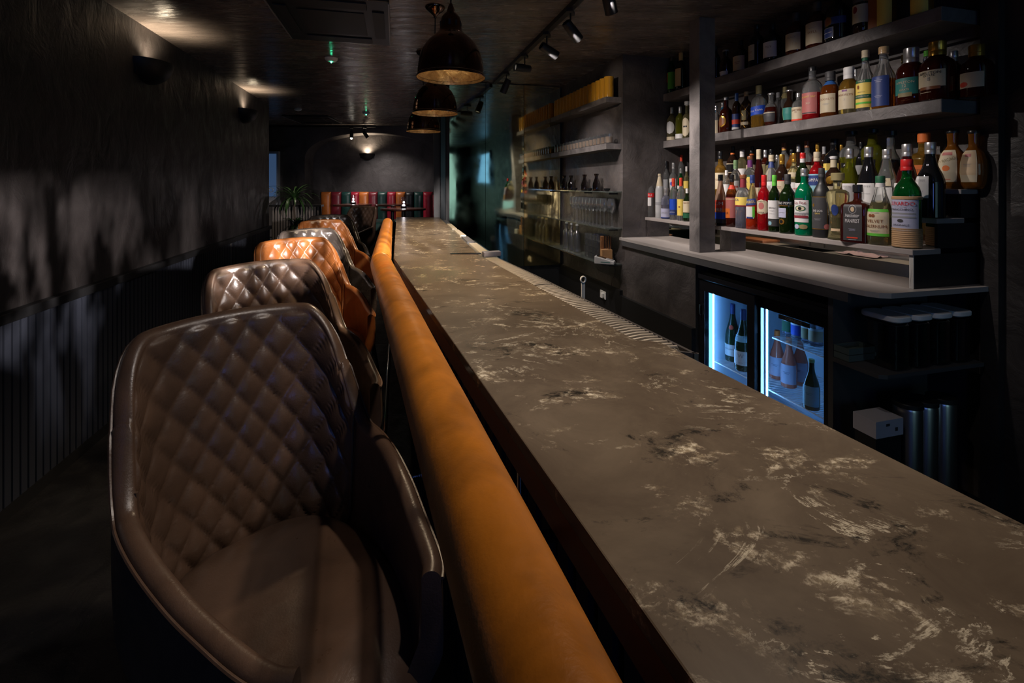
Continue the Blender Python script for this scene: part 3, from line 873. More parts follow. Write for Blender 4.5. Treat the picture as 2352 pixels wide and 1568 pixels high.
for x0, x1, c in seq:
    X0, X1 = [(v_ - CX) / F * 9.2 for v_ in (x0, x1)]
    wd = X1 - X0; mt = leather(BC[c][0] + ' booth leather', BC[c][1], .33, .2, .15)
    q = MB(); vs = []; nn = 12; zt = 1.36 - .38
    for k in range(13):
        z = .30 + (zt - .30) * (1 - (1 - k / 12) ** 2)
        e = min(1, (zt - z) / .05 + .02) ** .5
        for i in range(nn + 1):
            a = PI * i / nn
            vs.append((X0 + wd / 2 - wd / 2 * .985 * math.cos(a), .06 - .07 * math.sin(a) ** .6 * e, z))
    fs = [(j * (nn + 1) + i, j * (nn + 1) + i + 1, (j + 1) * (nn + 1) + i + 1, (j + 1) * (nn + 1) + i) for j in range(12) for i in range(nn)]
    q.add(vs, fs, mt); q.box(X0, X1, .06, .12, .0, zt, mt); q.build('channel', booth, angle=60)
q = MB(); q.rbox((735 - CX) / F * 9.2, (993 - CX) / F * 9.2, -.5, .05, .30, .46, .04, leather('dark green booth leather', BC['g'][1])); q.build('seat', booth)
q = MB(); q.box((740 - CX) / F * 9.2, (990 - CX) / F * 9.2, -.42, .1, .0, .30, M_BLK); q.build('base', booth, smooth=False)
q = MB(); mt = leather('red booth leather', BC['r'][1])
t = thing('side_bench', 'dark side bench with red padding against the black partition', 'booth', (-1.29, 8.12, .38), .16)
for k in range(5): MB().rbox(-.05, .02, -.5 + k * .2, -.31 + k * .2, .30, .96, .03, mt).build('channel', t)
MB().rbox(-.48, .0, -.5, .5, .30, .46, .03, leather('black leather', (.02, .02, .02))).build('seat', t)
MB().box(-.42, .0, -.48, .48, .0, .30, M_BLK).build('base', t, smooth=False)
t = thing('green_bench', 'dark green leather bench behind the end of the arm rail', 'bench', (-2.15, 7.7, .38))
MB().rbox(-.45, .25, -.22, .22, .38, .53, .06, leather('dark green booth leather', BC['g'][1])).build('seat', t)
MB().box(-.4, .2, -.18, .18, 0, .38, M_BLK).build('base', t, smooth=False)
M_TBL = mat('dark red brown tabletop', (.07, .025, .018), .22)
def table(x, y, r, z, zf, label, sq=False):
    t = thing('round_table', label, 'table', (x, y, zf), 0, 'small round tables in the booth room')
    h = z - zf
    MB().lathe([(r - .004, h - .03), (r, h - .024), (r, h - .004), (r - .003, h)], M_TBL, 48).build('tabletop', t)
    MB().lathe([(.03, .02), (.03, h - .03)], M_BLK, 16).build('column', t)
    MB().lathe([(.22, 0), (.22, .012), (.04, .022)], M_BLK, 32).build('base', t)
    return t
table(-2.80, 8.42, .33, 1.158, .38, 'round dark table with a candle, before the orange and maroon channels')
table(-1.66, 7.32, .34, 1.140, .38, 'round dark table with the brightest candle, near the black post')
table(-2.10, 8.42, .30, 1.158, .38, 'small dark table behind the brightest candle')
M_CAND = mat('lit candle', (1, 1, 1), .4, emis=(1, .93, 1), es=45)
for x, y, z, lab in ((-2.79, 8.42, 1.1583, 'glass candle holder on the far round table, softly lit'), (-1.655, 7.32, 1.1403, 'brightly lit glass candle holder on the table near the post')):
    t = thing('candle_holder', lab, 'candle holder', (x, y, z), 0, 'lit candle holders')
    MB().lathe([(.042, 0), (.045, .004), (.046, .03), (.040, .035)], M_BLKG, 24).build('base', t)
    MB().lathe([(.034, .0355), (.036, .06), (.037, .17), (.0345, .17), (.033, .06), (.031, .038)], M_GLASS, 24, cap=False).build('cylinder', t)
    MB().lathe([(.001, .037), (.018, .040), (.022, .047), (.014, .056), (.001, .060)], M_CAND, 16).build('candle', t)
    l = lamp('candle_glow', 'POINT', (0, 0, .09), 1.6, (1, .9, .92), radius=.015); l.parent = t
# slatted divider and palm
t = thing('slatted_divider', 'low slatted divider with pale slats and a dark top, beside the palm', 'divider', (-3.42, 7.62, .38), .02)
q = MB()
for k in range(17): q.box(-.38 + k * .044, -.38 + k * .044 + .024, -.02, .0, .0, .77, M_SLATG)
q.build('slat_cladding', t, smooth=False)
MB().box(-.40, .38, 0, .03, 0, .77, M_BLK).build('back_board', t, smooth=False)
MB().box(-.42, .40, -.05, .06, .77, .80, M_BLK).build('top_board', t, smooth=False)
M_LEAF = mat('dark green leaf', (.035, .085, .025), .35)
pl = thing('potted_palm', 'spiky green potted palm with two crowns before the slatted divider', 'plant', (-3.27, 7.2, .38))
MB().lathe([(.13, 0), (.15, .02), (.18, .30), (.185, .32), (.165, .32), (.16, .29)], M_BLK, 32).build('pot', pl)
MB().lathe([(.001, .292), (.16, .29)], mat('dark soil', (.02, .014, .01), .9), 24, cap=False).build('soil', pl)
MB().tube([(.0, 0, .28), (.01, 0, .5), (-.01, .01, .75), (.0, .0, .92)], [.02, .017, .015, .012], mat('palm trunk', (.07, .05, .035), .8), 10).build('trunk', pl)
rnd = random.Random(3)
for name, hz, cx_, nl, ln in (('fronds', .90, 0, 44, .40), ('fronds', .50, .02, 26, .26)):
    q = MB()
    for k in range(nl):
        a = k * 2.4 + rnd.random() * .3; el = rnd.uniform(-.15, 1.35); L = ln * rnd.uniform(.7, 1.1)
        pts = []; px_, pz_ = 0, 0; e = el
        for s in range(9):
            pts.append((px_, pz_)); px_ += L / 8 * math.cos(e); pz_ += L / 8 * math.sin(e); e -= .17 + .08 * (1.3 - el)
        vs = []
        for s, (pp, zz) in enumerate(pts):
            wd = .017 * math.sin(PI * min(1, (s + .6) / 8.6)) ** .6 if s < 8 else .001
            c, sn = math.cos(a), math.sin(a)
            for sd, zo in ((-1, .004), (0, 0), (1, .004)):
                vs.append((cx_ + c * pp - sn * wd * sd, sn * pp + c * wd * sd, hz + zz + zo))
        fs = [f for s in range(8) for f in ((s * 3, s * 3 + 1, s * 3 + 4, s * 3 + 3), (s * 3 + 1, s * 3 + 2, s * 3 + 5, s * 3 + 4))]
        q.add(vs, fs, M_LEAF)
    q.build(name, pl)
# lit door beyond the dark wall
dd = struct(MB().box(-4.66, -4.40, 9.02, 9.09, .38, 2.13, mat('grey door frame', (.30, .32, .36), .5)).build('door_2', smooth=False))
struct(MB().box(-4.60, -4.44, 9.0, 9.02, 1.28, 2.08, mat('blue lit door glass', (.05, .08, .14), .2, emis=(.12, .24, .5), es=.22)).build('door_glass', dd, smooth=False))
struct(MB().box(-4.60, -4.44, 9.0, 9.02, .52, 1.2, mat('door kick plate', (.45, .43, .45), .4)).build('kick_plate', dd, smooth=False))
q = MB(); q.tube([(-4.52 + .04 * math.cos(a), 8.985, 1.40 + .04 * math.sin(a)) for a in [2 * PI * i / 20 for i in range(20)]], .006, M_WHITE, 6, closed=True); struct(q.build('door_handle', dd))
# ------------------------------------------------------------------ back bar: worktop, stepped shelves, mirrors
wt = thing('worktop', 'long grey worktop behind the bar under the stepped bottle shelves', 'worktop', (OR.x, OR.y, 0), RZ)
M_WTOP = mat('pale grey worktop', (.34, .305, .285), .38)
pts = [(-.022, 0), (2.06, 0), (2.12, .008), (2.165, .03), (2.185, .07), (2.20, .60), (2.20, .688), (.002, .688), (.002, .0215), (-.022, .0215)]
MB().prism(pts, 1.028, 1.050, M_WTOP).build('slab', wt, smooth=False)
q = MB().box(.0, 2.05, .002, .021, .985, 1.0275, M_GREYDK); q.build('apron', wt, smooth=False)
cl = thing('plaster_column', 'square dark plaster column standing on the worktop before the shelves', 'column', (OR.x, OR.y, 0), RZ)
q = MB().rbox(.851, .9595, .063, .186, 1.0505, ZC - .001, .003, M_SHELF); q.build('shaft', cl, smooth=False)
ss = thing('stepped_shelf', 'stepped grey bottle shelf with mirrored risers along the worktop', 'shelf', (OR.x, OR.y, 0), RZ)
ST = [(.235, 1.220, .024), (.380, 1.351, .022), (.525, 1.480, .022)]
prev = 1.0505
for i, (v0, z1, th) in enumerate(ST):
    v1 = ST[i + 1][0] + .02 if i < 2 else .685
    u1 = 2.15
    MB().rbox(.004, u1 + .006, v0 - .004, v1, z1 - th, z1, .004, M_GREYEDGE).build('step', ss, smooth=False)
    MB().box(.006, u1 - .012, v0 + .012, v0 + .018, prev, z1 - th - .0005, M_MIR).build('mirror_riser', ss, smooth=False)
    prev = z1
q = MB()
for i, (v0, z1, th) in enumerate(ST):
    v1 = ST[i + 1][0] if i < 2 else .685
    q.box(u1 - .012, u1, v0 + .008, .685 if i == 0 else .685, (1.0505, 1.2205, 1.3515)[i], z1 - th - .0005, M_BLK)
q.build('end_panel', ss, smooth=False)
q = MB().box(u1 - .016, u1 + .001, v0 * 0 + .243, .247, 1.0505, 1.195, mat('pale edge strip', (.5, .48, .45), .4)); q.build('edge_trim', ss, smooth=False)
for nm, z, z0, u0, ue, lab in (('shelf', 1.879, 1.820, .002, 2.15, 'thick dark plaster shelf with rum bottles, lower of two above the steps'),
                       ('shelf', 2.287, 2.224, .002, 2.15, 'thick dark plaster shelf up by the ceiling, topmost behind the bar')):
    s_ = thing('floating_shelf', lab, 'shelf', (OR.x, OR.y, 0), RZ, 'thick plaster shelves for bottles')
    MB().rbox(u0, ue, .412, .688, z0, z, .004, M_SHELF).build('board', s_, smooth=False)
    MB().box(u0, ue + .06, .655, .688, z0 - .05, z0 - .0005, mat('dark batten', (.05, .045, .045), .5)).build('batten', s_, smooth=False)
struct(inR(MB().box(2.17, 2.235, .62, .69, 0, ZC, M_CHAR), 'trim_3'))

# ------------------------------------------------------------------ bottles
def gl(name, c, rough=.04, tr=.55):
    return mat(name, c, rough, 0, tr, ior=1.45, spec=.6)
GM = {
 'clear': mat('clear bottle glass', (.93, .95, .94), .02, 0, .94, ior=1.45),
 'frost': mat('frosted glass', (.52, .52, .52), .35, 0, .3),
 'amber': gl('amber spirit', (.50, .17, .02), tr=.82), 'gold': gl('golden spirit', (.60, .32, .05), tr=.88),
 'dark': gl('dark brown glass', (.022, .010, .006), tr=.2), 'rum': gl('dark red rum', (.07, .010, .005), tr=.6),
 'red': gl('bright red spirit', (.42, .006, .012), tr=.6), 'orange': gl('orange red spirit', (.55, .04, .01), tr=.6),
 'black': gl('black glass', (.006, .006, .007), tr=0), 'green': gl('green glass', (.004, .10, .018), tr=.7),
 'dgreen': gl('dark green glass', (.010, .025, .005), tr=.6), 'olive': gl('yellow green glass', (.30, .31, .02), tr=.86),
 'pale': gl('pale straw spirit', (.70, .62, .32), tr=.93), 'blue': gl('bright blue spirit', (.02, .22, .42), tr=.5),
 'opgreen': mat('opaque green coating', (.0, .11, .045), .12, spec=.6), 'opblack': mat('matt black coating', (.014, .014, .015), .42),
 'bluish': gl('bluish clear glass', (.40, .42, .55), tr=.85), 'peach': gl('pale peach spirit', (.72, .46, .33), tr=.6),
 'port': gl('plum red glass', (.07, .010, .010), tr=.6), 'rose': gl('rose wine', (.75, .22, .14), tr=.5),
 'amberd': gl('deep amber spirit', (.28, .07, .01), tr=.75), 'cura': gl('amber orange liqueur', (.38, .13, .015), tr=.7),
}
CC = {'black': (.012, .012, .013), 'white': (.60, .58, .57), 'red': (.55, .02, .02), 'gold': (.55, .30, .05), 'silver': (.45, .44, .44), 'green': (.10, .42, .04),
      'lgreen': (.26, .42, .20), 'cream': (.50, .42, .29), 'brown': (.20, .07, .03), 'navy': (.02, .04, .16), 'blue': (.03, .10, .30), 'orange': (.62, .14, .02), 'maroon': (.20, .02, .03),
      'yellow': (.68, .50, .10), 'tan': (.50, .36, .22), 'dkgreen': (.01, .09, .04), 'purple': (.14, .03, .15), 'olive': (.22, .18, .08), 'cork': (.55, .36, .18), 'grey': (.25, .25, .26),
      'sky': (.20, .38, .46), 'bblue': (.01, .06, .45), 'ored': (.60, .05, .02), 'dgrey': (.04, .038, .04), 'teal': (.02, .16, .14), 'straw': (.40, .24, .12), 'lav': (.38, .38, .5), 'rosep': (.4, .12, .11)}
def pm(c, rough=.5, metal=0.):
    return mat(('metallic ' if metal else 'printed ') + c, CC[c], rough, metal)
def capm(c):
    return pm(c, .28, .7) if c in ('silver', 'gold') else pm(c, .3)
# profiles: (radius fraction, height fraction, squareness)
PF = {
 'wine': [(.90, 0), (.98, .006), (1, .02), (1, .56), (.97, .62), (.86, .68), (.62, .735), (.42, .775), (.345, .82), (.33, .93), (.33, .985)],
 'tall': [(.92, 0), (1, .012), (1, .60), (.96, .66), (.78, .72), (.52, .765), (.38, .80), (.35, .85), (.35, .985)],
 'cone': [(.92, 0), (1, .012), (1, .42), (.95, .48), (.72, .62), (.50, .73), (.38, .82), (.35, .86), (.34, .985)],
 'round': [(.90, 0), (1, .015), (1, .55), (.96, .62), (.83, .685), (.60, .73), (.40, .76), (.36, .80), (.36, .985)],
 'short': [(.90, 0), (1, .02), (1, .50), (.98, .58), (.88, .66), (.64, .72), (.40, .76), (.34, .80), (.34, .985)],
 'square': [(.90, 0), (1, .02), (1, .60), (.97, .66), (.84, .71), (.56, .75), (.36, .785), (.31, .83), (.31, .985)],
 'jager': [(.92, 0), (1, .012), (1, .70), (.97, .74), (.84, .775), (.55, .80), (.36, .82), (.28, .86), (.28, .985)],
 'flute': [(.80, 0), (.86, .01), (.82, .06), (.70, .25), (.74, .45), (.96, .66), (1, .74), (.94, .80), (.70, .835), (.42, .85), (.38, .88), (.38, .985)],
 'champ': [(.95, 0), (1, .015), (1, .38), (.96, .45), (.80, .56), (.55, .67), (.40, .76), (.34, .84), (.33, .985)],
 'flask': [(.55, 0), (.70, .01), (.86, .09), (1, .28), (.96, .46), (.78, .60), (.50, .68), (.36, .73), (.34, .80), (.40, .985)],
 'balloon': [(.85, 0), (.95, .012), (.98, .10), (.90, .30), (.86, .42), (.95, .55), (1, .62), (.94, .70), (.70, .76), (.46, .79), (.40, .86), (.34, .985)],
 'marg': [(.92, 0), (1, .01), (1, .44), (.97, .50), (.80, .585), (.56, .67), (.42, .75), (.37, .80), (.36, .985)],
}
SQ = {'square': 5., 'jager': 6.}
def profile(kind, r, h, hb):
    P = PF[kind]; sq = SQ.get(kind, 2.)
    out = []
    for i in range(len(P) - 1):
        (r0, z0), (r1, z1) = P[i], P[i + 1]
        n = 4 if (z1 - z0) > .1 else 2
        for k in range(n):
            t = k / n
            out.append((r0 + (r1 - r0) * t, z0 + (z1 - z0) * t))
    out.append(P[-1])
    res = []
    for rr, zz in out:
        p = sq if rr > .8 else (2. + (sq - 2.) * max(0, (rr - .4) / .4) if rr > .4 else 2.)
        res.append((rr * r, zz * hb, p))
    return res
def surf_r(prof, z):
    for a, b2 in zip(prof, prof[1:]):
        if a[1] <= z <= b2[1]:
            t = (z - a[1]) / max(1e-9, b2[1] - a[1]); return a[0] + (b2[0] - a[0]) * t, a[2]
    return prof[-1][0], 2.
def patch(q, prof, z0, z1, span, mt, lift=.0006, phi0=0., nz=None, shape=None, edge=None):
    """a curved label patch facing local -Y; span in degrees. shape 'oval' trims it to an ellipse"""
    nx = 16; nz = nz or max(2, int((z1 - z0) / .006)); 
    if shape == 'oval': nz = 12
    vs = []
    for j in range(nz + 1):
        z = z0 + (z1 - z0) * j / nz; r, p = surf_r(prof, z)
        half = math.radians(span / 2)
        if shape == 'oval':
            tt = 2 * j / nz - 1; half *= math.sqrt(max(.0004, 1 - tt * tt))
        if shape == 'slant': z_s = (z1 - z0) * .22
        for i in range(nx + 1):
            a = phi0 + (-half + 2 * half * i / nx)
            c, s = math.sin(a), -math.cos(a)
            k = r + lift
            if p > 2.01: k = k / (abs(c) ** p + abs(s) ** p) ** (1 / p)
            vs.append((k * c, k * s, z + (z_s * (i / nx - .5) if shape == 'slant' else 0)))
    fs = [(j * (nx + 1) + i, j * (nx + 1) + i + 1, (j + 1) * (nx + 1) + i + 1, (j + 1) * (nx + 1) + i) for j in range(nz) for i in range(nx)]
    q.add(vs, fs, mt)
def write(q, prof, s, z, size, mt, x=0., lift=.0011, rot=0., maxw=None):
    vs, fs = text_mesh(s, size)
    if maxw:
        wd = max(a for a, _ in vs) - min(a for a, _ in vs)
        if wd > maxw: vs = [(a * maxw / wd, b2) for a, b2 in vs]
    out = []; ca, sa = math.cos(rot), math.sin(rot)
    for a, b2 in vs:
        a, b2 = a * ca - b2 * sa + x, a * sa + b2 * ca
        r, p = surf_r(prof, z); rr = r + lift
        a = max(-rr * .985, min(rr * .985, a))
        y = -(max(0, rr ** p - abs(a) ** p)) ** (1 / p)
        out.append((a, y, z + b2))
    q.add(out, fs, mt)
# row: (setback of the bottle centres, shelf height)
ROWS = {'S1': (.300, 1.220), 'S2': (.447, 1.351), 'S3': (.590, 1.480), 'U2': (.470, 1.879), 'U2b': (.585, 1.879), 'U1': (.478, 2.287)}
RN_ = {'S1': 'on lowest step', 'S2': 'on middle step', 'S3': 'on top step', 'U2': 'on lower plaster shelf', 'U2b': 'behind others on lower plaster shelf', 'U1': 'on topmost shelf'}
USED = {}
ORD = ['first', 'second', 'third', 'fourth', 'fifth', 'sixth', 'seventh', 'eighth', 'ninth', 'tenth', 'eleventh', 'twelfth', 'thirteenth', 'fourteenth', 'fifteenth', 'sixteenth', 'seventeenth', 'eighteenth', 'nineteenth', 'twentieth', 'twenty-first', 'twenty-second', 'twenty-third']
def bottle(loc, h, r, kind, glass, cap, desc, lab, face, labels=(), texts=(), fill=None, liq=None, capf=.14, capw=1.12, name='bottle', group='bottles behind the bar', band=None, stopper=None):
    """face: heading of the front label in world radians; labels: (z0f, z1f, span, colour, shape); texts: (string, zf, size f of r, colour)"""
    t = thing(name, lab, 'bottle', loc, face + PI / 2, group)
    if stopper: hb = h * (1 - stopper[1])
    else: hb = h
    prof = profile(kind, r, h, hb)
    q = MB()
    if fill is not None and liq:
        q.lathe(prof, GM[glass], 28, split=(fill * hb, GM[liq]))
    else:
        q.lathe(prof, GM[glass], 28)
    q.build('body', t, angle=50)
    rn = prof[-1][0]
    q = MB(); cm = capm(cap)
    if stopper:
        sr, sf = stopper
        q.lathe([(rn * .8, hb * .97), (rn * 1.02, hb + .0005), (rn * sr, hb + .001), (rn * sr, h - .003), (rn * sr * .9, h)], cm, 24)
    else:
        z0 = h * (1 - capf)
        rc = max(rn, surf_r(prof, z0)[0]) * capw if capf < .2 else rn * capw
        q.lathe([(rc, z0), (rc, z0 + (h - z0) * .30), (rc * .965, z0 + (h - z0) * .33), (rc, z0 + (h - z0) * .36), (rc, h - .003), (rc * .93, h + .0005)], cm, 24)
    q.build('cap', t, angle=30)
    if band:
        q = MB(); z0, z1, c = band
        r0, r1 = surf_r(prof, z0 * h)[0], surf_r(prof, z1 * h)[0]
        q.lathe([(r0 + .0008, z0 * h), (r1 + .0008, z1 * h)], pm(c), 24, cap=False); q.build('neck_band', t)
    if labels:
        q = MB()
        for i, L in enumerate(labels):
            z0, z1, sp, c = L[:4]; shp = L[4] if len(L) > 4 else None; ph = math.radians(L[5]) if len(L) > 5 else 0
            patch(q, prof, z0 * h, z1 * h, sp, pm(c, .25 if c in ('gold', 'silver') else .55, .8 if c in ('gold', 'silver') else 0), .0011 + .0004 * i, ph, shape=shp)
        for T_ in texts:
            s, zf, sz, c = T_[:4]; x = T_[4] * r if len(T_) > 4 else 0; rot = T_[5] if len(T_) > 5 else 0
            mw = 1.84 * r * math.sin(math.radians(min(150, labels[0][2]) / 2)) if labels else 1.5 * r
            if s[0] == '=':
                # small print too fine to read: thin strokes
                vs_ = []; fs_ = []
                for li in range(len(s)):
                    ww = mw * (.5, .36, .44)[li % 3]; z_ = -li * sz * r * .5
                    for k_ in range(8):
                        o_ = len(vs_); x0_ = -ww / 2 + ww * k_ / 8; x1_ = x0_ + ww / 8 * .8
                        vs_ += [(x0_, z_), (x1_, z_), (x1_, z_ + sz * r * .16), (x0_, z_ + sz * r * .16)]; fs_.append((o_, o_ + 1, o_ + 2, o_ + 3))
                out_ = []
                for a_, b_ in vs_:
                    r_, p_ = surf_r(prof, zf * h); rr_ = r_ + .0014 + .0004 * len(labels); a_ = max(-rr_ * .98, min(rr_ * .98, a_ + x))
                    out_.append((a_, -(max(0, rr_ ** p_ - abs(a_) ** p_)) ** (1 / p_), zf * h + b_))
                q.add(out_, fs_, pm(c))
            else:
                write(q, prof, s, zf * h, sz * r, pm(c), x, .0014 + .0004 * len(labels), rot, maxw=mw)
        q.build('label', t, angle=60)
    return t
def shelf_bottle(row, px, ytop, wpx, kind, glass, cap, desc, **kw):
    v, z = ROWS[row]
    v += kw.pop('dv', 0)
    u = R_u(px, v); x, y, _ = R(u, v)
    h = EYE + (CY - ytop) / F * y - z; r = wpx / 2 / F * y
    if row in ('S1', 'S2') and r > .042:
        v -= (r - .042) * 1.2; u = R_u(px, v); x, y, _ = R(u, v); h = EYE + (CY - ytop) / F * y - z
    k = (row, 'a' if px < 1600 else 'b')
    USED.setdefault(k, []).append(px)
    cam_dir = math.atan2(-y, -x)
    face = kw.pop('face', None)
    face = cam_dir - math.radians(26 if face is None else face)
    where = RN_[row] + (' before the column' if px < 1600 else '')
    return bottle((x, y, z), h, r, kind, glass, cap, desc, desc + ' ' + where, face, **kw)
SB = shelf_bottle
W2 = ((.16, .52, 120, 'cream'),)
# lowest step, past the column
SB('S1', 1655, 401, 28, 'cone', 'peach', 'black', 'pale pink bottle with flame coloured label', fill=.47, liq='dark', capf=.12,
   labels=((.13, .50, 150, 'ored'), (.13, .26, 150, 'bblue'), (.05, .125, 150, 'dgrey'), (.27, .33, 150, 'orange')), texts=(('RUM', .43, .78, 'white'), ('FIRE', .31, .78, 'white')))
SB('S1', 1681, 401, 26, 'short', 'amberd', 'black', 'amber bottle with a small bright orange square label', fill=.62, liq='rum',
   labels=((.17, .56, 150, 'rosep'), (.17, .35, 70, 'orange', None, -28), (.52, .54, 150, 'tan')), texts=(('1.0.', .26, .55, 'black', -.45),), band=(.72, .80, 'ored'))
SB('S1', 1707, 401, 33, 'round', 'clear', 'brown', 'clear bottle with yellow sun label and maroon neck', capf=.07, capw=1.25, fill=.44, liq='bluish',
   labels=((.42, .58, 160, 'yellow'), (.405, .43, 160, 'maroon')), texts=(('SOL', .53, .5, 'navy', -.5),), band=(.76, .93, 'maroon'))
SB('S1', 1728, 402, 27, 'cone', 'pale', 'navy', 'orange red aperitif bottle with slanted blue label', fill=.44, liq='orange', capf=.15,
   labels=((.44, .56, 120, 'navy', 'slant'), (.20, .42, 80, 'white'), (.22, .42, 20, 'green', None, 36), (.20, .23, 60, 'navy')), texts=(('APEROL', .50, .66, 'yellow', 0, .12),))
SB('S1', 1755, 402, 28, 'wine', 'red', 'red', 'red rose bottle with red cap and round cream label', capf=.19,
   labels=((.29, .56, 150, 'cream', 'oval'), (.38, .51, 50, 'rosep', 'oval')), texts=(('ROSETTO', .525, .26, 'black'), ('ROSA', .325, .36, 'black')))
SB('S1', 1779, 402, 26, 'wine', 'dgreen', 'green', 'dark olive bottle with bright lime green cap', capf=.19,
   labels=((.23, .555, 150, 'white'), (.10, .22, 150, 'dgrey'), (.115, .19, 40, 'sky', 'oval', -20)), texts=(('VERMU', .42, .36, 'black'), ('==', .375, .22, 'grey'), ('=', .32, .25, 'grey')))
SB('S1', 1809, 400, 35, 'wine', 'dgreen', 'dgrey', 'green sherry bottle with black band label', capf=.17,
   labels=((.47, .55, 170, 'black'), (.463, .472, 170, 'gold'), (.27, .43, 70, 'lav', None, -20), (.15, .25, 46, 'gold', 'oval', -18), (.17, .23, 26, 'black', 'oval', -18)), texts=(('TIO PEPE', .51, .42, 'white'), ('=', .35, .25, 'grey', -.3)))
SB('S1', 1847, 387, 38, 'wine', 'opgreen', 'silver', 'opaque emerald green bottle with an eye on its label', capf=.115, capw=1.15,
   labels=((.20, .53, 104, 'white'), (.535, .56, 70, 'dgrey', None, -14), (.36, .45, 70, 'dkgreen', 'oval'), (.372, .438, 54, 'cream', 'oval'), (.38, .43, 22, 'black', 'oval'), (.325, .345, 96, 'grey'), (.265, .30, 96, 'maroon'), (.10, .17, 34, 'lav', 'oval', -20), (.10, .17, 50, 'olive', 'oval', 20)),
   texts=(('La Fee', .49, .52, 'maroon'), ('PARISIENNE', .31, .24, 'black')))
SB('S1', 1887, 386, 36, 'wine', 'opblack', 'dgrey', 'matt black bottle with gold dotted label border', capf=.13, capw=1.06,
   labels=((.12, .59, 130, 'gold'), (.13, .58, 122, 'dgrey'), (.12, .20, 40, 'rosep', 'oval', 60), (.44, .49, 16, 'gold', 'oval', -30)), texts=(('DE LOS', .385, .34, 'white'), ('DIOS', .345, .26, 'yellow'), ('===', .27, .18, 'grey')))
SB('S1', 1924, 397, 46, 'flute', 'pale', 'olive', 'fluted pale bottle with a wide olive stopper', stopper=(1.55, .115),
   labels=((.36, .53, 44, 'navy', 'oval', 8), (.20, .56, 10, 'dgrey', None, -40), (.13, .17, 60, 'tan', None, 10)), texts=(('ST GERMAIN', .42, .26, 'cream', -.62, PI / 2),))
SB('S1', 1970, 424, 56, 'jager', 'rum', 'black', 'square dark red bottle with stag emblem', stopper=(1.25, .13), fill=.72, liq='port',
   labels=((.04, .66, 66, 'dgrey'), (.50, .655, 30, 'grey', 'oval'), (.51, .645, 26, 'dgrey', 'oval'), (.535, .62, 14, 'tan', 'oval'), (.44, .455, 40, 'grey'), (.08, .10, 40, 'ored'), (.05, .06, 30, 'grey')), face=20,
   texts=(('J\u00e4germeister', .475, .28, 'white'), ('MANIFEST', .375, .42, 'white'), ('===', .24, .13, 'lav')))
SB('S1', 2022, 404, 49, 'cone', 'clear', 'dkgreen', 'clear syrup bottle with green and cream label', fill=.62, liq='pale', capf=.10, capw=1.1,
   labels=((.13, .52, 130, 'cream'), (.48, .52, 130, 'green'), (.13, .17, 130, 'green'), (.40, .45, 16, 'brown', 'oval', -22), (.40, .45, 16, 'brown', 'oval', -6)), band=(.84, .90, 'white'),
   texts=(('TAYLORS', .465, .18, 'grey'), ('VELVET', .345, .40, 'brown'), ('FALERNUM', .27, .40, 'brown'), ('==', .21, .2, 'grey')))
t = SB('S1', 2083, 366, 53, 'wine', 'green', 'red', 'green cherry liqueur bottle with red cap in a straw sleeve', capf=.125, capw=1.3,
   labels=((.17, .545, 150, 'lav'), (.38, .40, 120, 'grey'), (.34, .36, 120, 'grey'), (.29, .33, 24, 'dgrey', 'oval'), (.20, .205, 120, 'grey')), texts=(('LUXARDO', .50, .46, 'red'), ('MARASCHINO', .435, .25, 'black'), ('ORIGINALE', .26, .24, 'black'), ('=', .465, .16, 'grey')))
q = MB(); prof = profile('wine', 53 / 2 / F * R(R_u(2083, .3), .3)[1], 1, 1)
rr = prof[8][0]
hh = EYE + (CY - 366) / F * R(R_u(2083, .3), .3)[1] - 1.22
pr = []
for k in range(40):
    z = .004 + (.225 * hh - .004) * k / 39; pr.append((rr + .0012 + .0018 * abs(math.sin(k * PI / 4)), z))
q.lathe([(rr * .9, .001)] + pr, pm('straw', .7), 28, cap=False)
q.build('straw_sleeve', t); q = MB()
q.lathe([(rr + .001, .545 * hh), (rr + .003, .55 * hh), (rr + .003, .575 * hh), (rr * .97, .585 * hh)], pm('straw', .7), 28, cap=False)
q.build('straw_collar', t)
